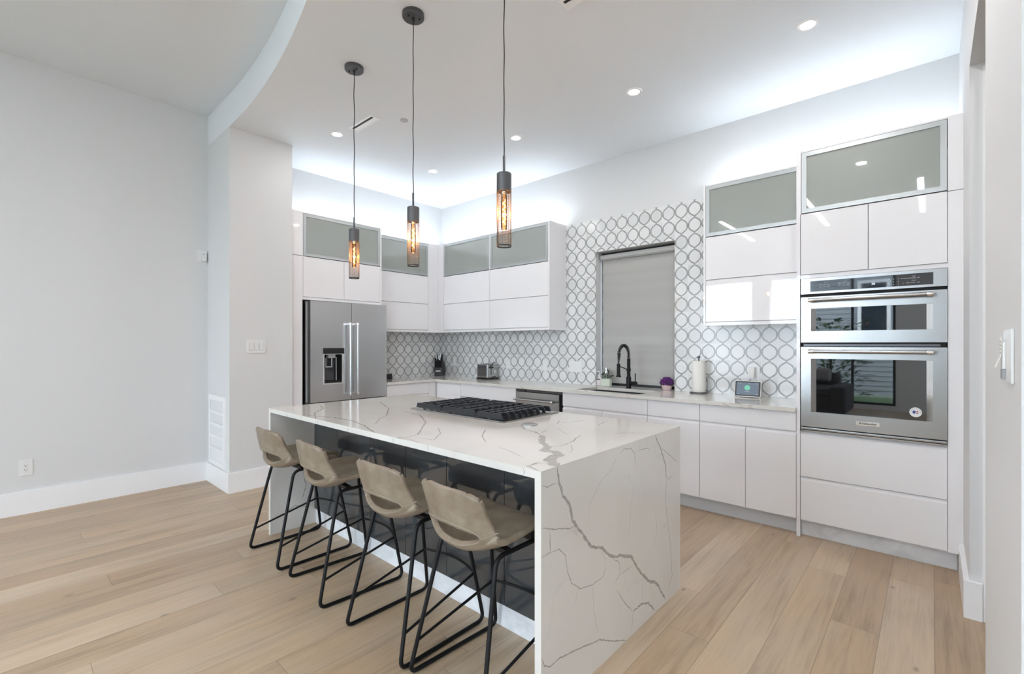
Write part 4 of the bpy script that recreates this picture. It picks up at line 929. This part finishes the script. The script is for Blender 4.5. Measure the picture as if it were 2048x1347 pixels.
# ------------------------------------------------------------------ things on the counter
CZ = .9183
f_ = thing('faucet', (-2.315, 4.36, CZ), 'matte black spring-neck kitchen faucet behind the sink', 'faucet'); fx, fy = -2.315, 4.36
MB().lathe([(.030, 0), (.030, .006), (.0245, .010), (.0245, .115), (.022, .119)], (fx, fy, CZ), 24).lathe([(.0175, .115), (.0175, .300), (.015, .303)], (fx, fy, CZ), 20).lathe([(.021, .175), (.022, .180), (.022, .200), (.021, .205)], (fx, fy, CZ), 20).build('body', 'black_metal', f_)
arc = [Vector((fx, fy, CZ + .30))] + [Vector((fx, fy - .1025 + .1025 * math.cos(a), CZ + .335 + .105 * math.sin(a))) for a in [PI * k / 20 for k in range(19)]]
MB().tube(arc, .0075, 10).build('hose', 'black_plastic', f_)
def resample(P, n):
    L = [0]
    for a, b in zip(P, P[1:]): L.append(L[-1] + (b - a).length)
    out = []
    for k in range(n):
        s = L[-1] * k / (n - 1); i = max(j for j in range(len(L)) if L[j] <= s + 1e-9); i = min(i, len(P) - 2)
        out.append(P[i].lerp(P[i + 1], (s - L[i]) / max(L[i + 1] - L[i], 1e-9)))
    return out
R_ = resample(arc, 400); hel = []
for k, p in enumerate(R_):
    t_ = (R_[min(k + 1, 399)] - R_[max(k - 1, 0)]).normalized(); a = 2 * PI * 20 * k / 399; sx_ = Vector((1, 0, 0)); up_ = t_.cross(sx_)
    hel.append(p + (sx_ * math.cos(a) + up_ * math.sin(a)) * .0145)
MB().tube(hel, .0026, 6).build('spring', 'black_metal', f_)
e = arc[-1]
MB().tube([e, Vector((fx, e.y + .001, e.z - .03)), Vector((fx, fy - .208, CZ + .275))], .0125, 10, rad=[.017, .016, .008]).tube([Vector((fx, fy - .206, CZ + .29)), Vector((fx, fy - .21, CZ + .235))], .0075, 10).build('hose_end', 'black_plastic', f_)
sh = MB().lathe([(.010, .26), (.0175, .255), (.0175, .16), (.020, .145), (.026, .135), (.026, .126), (0, .126)], (fx, fy - .21, CZ), 20).build('spray_head', 'black_metal', f_)
MB().tube([Vector((fx, fy - .015, CZ + .19)), Vector((fx, fy - .195, CZ + .235))], .0055, 8).build('support_arm', 'black_metal', f_)
MB().tube([Vector((fx + .02, fy, CZ + .055)), Vector((fx + .088, fy, CZ + .055))], .019, 18).tube([Vector((fx + .073, fy, CZ + .06)), Vector((fx + .076, fy, CZ + .155))], .0055, 10).build('lever', 'black_metal', f_)

kb = thing('knife_block', (-5.305, 4.33, CZ), 'black knife block full of knives in the counter corner', 'knife block'); kx, ky = -5.303, 4.325
R45 = Matrix.Translation((kx, ky, CZ)) @ Matrix.Rotation(math.radians(28), 4, 'Z')
def put(mb2, mat):
    bmesh.ops.transform(mb2.bm, matrix=mat, verts=mb2.bm.verts); return mb2
put(MB().prism([(-.065, 0), (.055, 0), (.055, .15), (-.02, .225), (-.065, .21)][::1], -.055, .055, (1, 2, 0)), R45 @ Matrix.Rotation(0, 4, 'Z')).build('block', 'black_plastic', kb)
put(MB().box(-.056, .056, -.072, -.0655, .004, .115, .002), R45).build('front_plate', 'dark_steel', kb)
put(MB().box(-.037, .037, -.074, -.0722, .058, .075), R45).build('plate_label', 'sticker_white', kb)
for x, y, h, tilt in ((-.046, -.03, .06, -.30), (-.026, -.005, .10, -.05), (-.018, .02, .115, -.02), (.030, -.01, .10, .06), (.022, .022, .115, .02), (.046, -.03, .02, .12)):
    put(MB().prism([(-.009, 0), (.009, 0), (.010, h * .7), (.006, h), (-.005, h), (-.010, h * .7)], -.007, .007, (0, 2, 1)), R45 @ Matrix.Translation((x, y, .195)) @ Matrix.Rotation(tilt, 4, 'Y')).build('knife_handle', 'black_plastic', kb)
put(MB().tube([(-.0, -.01, .20), (-.014, -.01, .255), (-.010, -.01, .30), (.006, -.01, .305), (.012, -.01, .27), (.0, -.01, .22)], .005, 8), R45).build('scissor_handle', 'chrome', kb)

ts = thing('toaster', (-4.30, 4.29, CZ), 'brushed steel toaster with a black lever, in front of the tile', 'toaster'); tx0, tx1, ty0, ty1, tz0, tz1 = -4.40, -4.205, 4.20, 4.395, CZ + .016, CZ + .195
MB().box(tx0 - .006, tx1 + .006, ty0 - .004, ty1 + .004, CZ, CZ + .018, .004).build('base', 'black_plastic', ts)
bdy = MB().box(tx0, tx1, ty0, ty1, tz0, tz1, .016, 4).build('housing', 'steel_level', ts)
m = MB()
for k in range(9): m.box(tx0 + .022, tx1 - .022, ty0 - .0022, ty0 + .001, tz0 + .03 + k * .0145, tz0 + .038 + k * .0145, .001)
m.build('ribbed_panel', 'dark_steel', bdy)
m = MB()
for y in (ty0 + .055, ty0 + .125): m.box(tx0 + .03, tx1 - .03, y, y + .022, tz1 - .001, tz1 + .0015)
m.build('slot', 'black_gap', bdy)
MB().box(tx1 + .0005, tx1 + .0025, ty0 + .062, ty0 + .070, tz0 + .04, tz0 + .145).build('lever_track', 'black_gap', bdy)
MB().box(tx1 + .002, tx1 + .022, ty0 + .046, ty0 + .088, tz0 + .125, tz0 + .150, .005).tube([(tx1 + .012, ty0 + .067, tz0 + .15), (tx1 + .014, ty0 + .08, tz1 + .012), (tx1 + .014, ty0 + .115, tz1 + .022)], .006, 8).build('lever', 'black_plastic', ts)
MB().lathe([(.020, 0), (.020, .008), (.015, .011), (0, .011)], (tx1 + .0005, ty0 + .125, tz0 + .085), 20, 0).build('dial', 'chrome', ts)
MB().box(tx1 + .0005, tx1 + .002, ty0 + .085, ty0 + .155, tz0 + .012, tz0 + .022).build('crumb_tray', 'black_gap', ts)

th = thing('paper_towel_holder', (-1.60, 4.35, CZ), 'paper towel stand with a grey round base and upright rod on the counter', 'paper towel holder'); px, py = -1.600, 4.352
MB().lathe([(.078, 0), (.079, .005), (.075, .012), (.02, .013), (0, .013)], (px, py, CZ), 40).build('base', 'dark_steel', th)
MB().lathe([(.007, .013), (.007, .325), (.012, .328), (.016, .337), (.0125, .342), (0, .342)], (px, py, CZ), 16).build('rod', 'dark_steel', th)
MB().tube([(px + .066, py + .03, CZ + .012), (px + .067, py + .03, CZ + .125), (px + .062, py + .03, CZ + .14), (px + .060, py + .02, CZ + .11)], .003, 8).build('tension_arm', 'dark_steel', th)
pr = MB().lathe([(.019, .0), (.058, .0), (.060, .004), (.060, .281), (.058, .285), (.019, .285), (.019, .0)], (px, py, CZ + .0135), 48, cap=False).build('paper_towel_roll', 'paper_white'); tag(pr, 'white paper towel roll standing on its holder', 'paper towel')

hb = thing('smart_display', (-1.165, 4.32, CZ), 'white smart display with a dark screen and green round icon, leaning on the counter', 'smart display')
HM = Matrix.Translation((-1.166, 4.275, CZ + .0062)) @ Matrix.Rotation(math.radians(3), 4, 'Z') @ Matrix.Rotation(math.radians(-14), 4, 'X')
put(MB().box(-.104, .104, 0, .018, 0, .140, .006), HM).build('frame', 'white_plastic', hb)
put(MB().prism([(.018, .004), (.075, .0140), (.018, .10)], -.07, .07, (1, 2, 0)), HM @ Matrix.Rotation(math.radians(0), 4, 'X')).build('stand', 'warm_plastic', hb)
put(MB().box(-.098, .098, -.0012, .001, .007, .133, .0004), HM).build('bezel', 'black_plastic', hb)
sc = put(MB().box(-.086, .086, -.0020, -.001, .017, .123), HM).build('screen', 'screen_blue', hb)
put(MB().lathe([(.0225, 0), (.0225, -.0006)], (-.002, -.0021, .078), 32, 1), HM).build('icon', 'screen_green', sc)
m = MB()
TX = HM @ Matrix.Translation((0, -.0022, 0)) @ Matrix.Rotation(PI / 2, 4, 'X')
m.merge(text_bm('Disarmed', .0085, .0001), TX @ Matrix.Translation((-.002, .045, 0)))
m.merge(text_bm('76', .007, .0001), TX @ Matrix.Translation((.013, .114, 0)))
for x, z in ((-.073, .114), (-.058, .114), (.060, .114), (.075, .114), (-.072, .023), (.073, .023)): m.merge(text_bm('\u2022', .018, .0001), TX @ Matrix.Translation((x, z, 0)))
m.build('screen_lettering', 'screen_text', sc, 0)

sb = thing('soap_bottle', (-2.703, 4.432, CZ), 'small pump bottle with a printed pale label at the left edge of the sink window', 'bottle'); bx_, by_ = -2.703, 4.432
MB().box(bx_ - .028, bx_ + .028, by_ - .02, by_ + .02, CZ, CZ + .080, .008, 3).lathe([(.024, .078), (.018, .092), (.012, .098)], (bx_, by_, CZ), 20).build('body', 'soap_pink', sb)
m = MB(); m.box(bx_ - .024, bx_ + .020, by_ - .0206, by_ - .0198, CZ + .065, CZ + .074); m.build('label_title', 'ink_black', sb)
m = MB(); m.box(bx_ - .024, bx_ + .018, by_ - .0206, by_ - .0198, CZ + .018, CZ + .024); m.build('label_strip', 'pot_pink', sb)
MB().lathe([(.015, .098), (.016, .104), (.016, .118), (.006, .121), (.005, .150)], (bx_, by_, CZ), 16).box(bx_ - .040, bx_ + .012, by_ - .006, by_ + .006, CZ + .148, CZ + .158, .003).build('pump', 'white_plastic', sb)
sp = thing('soap_dispenser', (-2.615, 4.425, CZ), 'clear glass soap dispenser half full of pale green soap, with a chrome pump', 'bottle'); gx, gy = -2.614, 4.425
MB().box(gx - .052, gx + .052, gy - .03, gy + .03, CZ, CZ + .082, .010, 3).build('soap', 'soap_green', sp)
MB().lathe([(.052, .083), (.050, .098), (.040, .118), (.022, .134), (.019, .142)], (gx, gy, CZ), 28, cap=False).build('glass', 'bottle_glass', sp)
MB().lathe([(.020, .140), (.020, .158), (.010, .162), (.009, .178), (.014, .182), (.014, .200), (0, .201)], (gx, gy, CZ), 18).tube([(gx, gy, CZ + .192), (gx + .045, gy - .005, CZ + .188), (gx + .060, gy - .006, CZ + .184)], .0035, 8).build('pump', 'chrome', sp)
MB().tube([(gx, gy, CZ + .14), (gx + .002, gy, CZ + .083)], .003, 6).build('tube', 'white_plastic', sp)
def leaf(mb, c, L, Wd, dirv, upv):
    d = Vector(dirv).normalized(); u = Vector(upv).normalized(); s = d.cross(u).normalized(); b = bmesh.new(); rows = []
    for i in range(7):
        t = i / 6; w = Wd * math.sin(PI * min(.98, t * .95 + .03)) ** .8; p = Vector(c) + d * L * t + u * (.25 * L * (t - t * t))
        rows.append([b.verts.new(p + s * w * k + u * (abs(k) * w * .35)) for k in (-1, 0, 1)])
    for A, B in zip(rows, rows[1:]):
        for k in range(2): b.faces.new([A[k], A[k + 1], B[k + 1], B[k]])
    bmesh.ops.solidify(b, geom=list(b.faces), thickness=.0012); mb.merge(b)
gp = thing('potted_sprig', (-2.655, 4.515, CZ), 'green leafy sprig in a small pot behind the soap bottles', 'plant')
MB().lathe([(.018, 0), (.024, .05), (.022, .05), (.020, .045), (0, .045)], (-2.655, 4.515, CZ), 20).build('pot', 'white_plastic', gp)
m = MB()
for c, L, Wd, d in (((-2.655, 4.515, CZ + .105), .070, .030, (.1, -.1, .8)), ((-2.655, 4.515, CZ + .10), .075, .024, (-1, -.1, .25)), ((-2.655, 4.515, CZ + .10), .06, .028, (-.45, -.1, .8)), ((-2.655, 4.515, CZ + .07), .105, .014, (1, -.2, .45)), ((-2.655, 4.515, CZ + .075), .05, .02, (.7, -.3, .5))): leaf(m, c, L, Wd, d, (0, -.6, .8))
m.tube([(-2.655, 4.515, CZ + .04), (-2.655, 4.515, CZ + .10)], .002, 6); m.build('leaves', 'leaf_green', gp)
pf = thing('potted_flower', (-1.945, 4.435, CZ), 'round purple plant in a pale pink pot at the right of the sink window', 'plant'); qx, qy = -1.943, 4.437
MB().lathe([(0, 0), (.036, .0), (.044, .012), (.051, .040), (.050, .062), (.046, .066), (.043, .060), (0, .058)], (qx, qy, CZ), 32).build('pot', 'pot_pink', pf)
random.seed(3); m = MB()
for k in range(170):
    a = random.uniform(0, 2 * PI); el = math.asin(random.uniform(-.25, 1)); rr = .055 * random.uniform(.8, 1.05)
    m.ball((qx + rr * math.cos(el) * math.cos(a) * 1.08, qy + rr * math.cos(el) * math.sin(a) * 1.05, CZ + .072 + rr * math.sin(el) * .95), random.uniform(.008, .013), (1, 1, .8), 8)
m.build('blossom', 'plant_purple', pf)
m = MB()
for k in range(60):
    a = 2 * PI * k / 60; m.ball((qx + .054 * math.cos(a), qy + .052 * math.sin(a), CZ + .060 + random.uniform(-.006, .008)), random.uniform(.007, .011), (1, 1, .8), 8)
m.build('dried_leaves', 'plant_brown', pf)
bx = thing('mini_speaker', (-5.205, 3.398, CZ), 'small black cube with a pale lid on the counter beside the refrigerator', 'appliance')
MB().box(-5.235, -5.172, 3.355, 3.432, CZ, CZ + .072, .004).build('housing', 'black_plastic', bx); MB().box(-5.238, -5.169, 3.352, 3.436, CZ + .072, CZ + .082, .003).build('lid', 'aluminium', bx)

# ------------------------------------------------------------------ the living side behind the camera and the yard (seen in the oven glass)
sf = thing('sofa', (-2.2, -2.9, 0), 'dark grey sofa in the living area, seen mirrored in the oven door', 'sofa')
MB().box(-3.3, -1.35, -3.5, -2.55, .08, .42, .05, 3).build('base', 'sofa_fabric', sf); MB().box(-3.3, -1.35, -3.75, -3.45, .08, .80, .08, 3).build('backrest', 'sofa_fabric', sf)
for x0 in (-3.28, -2.32): MB().box(x0, x0 + .94, -3.46, -2.52, .42, .56, .05, 3).build('seat_cushion', 'sofa_fabric', sf)
MB().box(-1.42, -1.15, -3.72, -2.55, .08, .60, .07, 3).build('arm', 'sofa_fabric', sf)
th_ = MB().box(-1.75, -1.47, -3.44, -3.25, .62, .90, .09, 3).build('throw_pillow', 'sofa_throw'); tag(th_, 'light grey throw pillow on the dark sofa', 'pillow')
hs = thing('neighbour_house', (-1.0, -9.0, 0), 'pale house with horizontal siding outside the living window', 'house')
m = MB()
for k in range(36): m.prism([(-8.0, k * .13), (-7.985, k * .13), (-8.0, k * .13 + .13), (-8.15, k * .13 + .13), (-8.15, k * .13)], -2.6, 4.0, (1, 2, 0))
m.build('siding', 'siding', hs)
wf_ = MB().grid([-1.5, -1.42, -.88, -.8], [1.5, 1.58, 3.0, 3.08], lambda x, z: not (-1.42 < x < -.88 and 1.58 < z < 3.0), -7.985, -7.95, (0, 2, 1)).build('window_frame', 'trim_paint', hs)
MB().box(-1.42, -.88, -7.984, -7.978, 1.58, 3.0).build('pane', 'dark_window', hs)
o = MB().box(-14, 12, -16, -4.76, -.12, -.06).build('lawn', 'lawn'); tag(o, 'green lawn outside the living windows', 'lawn', None, 'structure')
random.seed(11)
for bx0, lb in ((-1.9, 'leafy green shrub outside the window, beside the house'), (-3.9, 'leafy green shrub farther left outside the window')):
    sb_ = thing('shrub', (bx0, -6.4, 0), lb, 'shrub'); m = MB()
    for k in range(420):
        a = random.uniform(0, 2 * PI); r_ = .75 * random.random() ** .5; z = random.uniform(.1, 2.0)
        leaf(m, (bx0 + r_ * math.cos(a), -6.4 + r_ * .7 * math.sin(a), z - .06), random.uniform(.12, .26), .04, (math.cos(a), math.sin(a), random.uniform(-.3, .7)), (0, 0, 1))
    m.build('foliage', 'bush_leaf', sb_); MB().tube([(bx0, -6.4, -.06), (bx0, -6.4, 1.4)], .03, 8).build('stem', 'plant_brown', sb_)
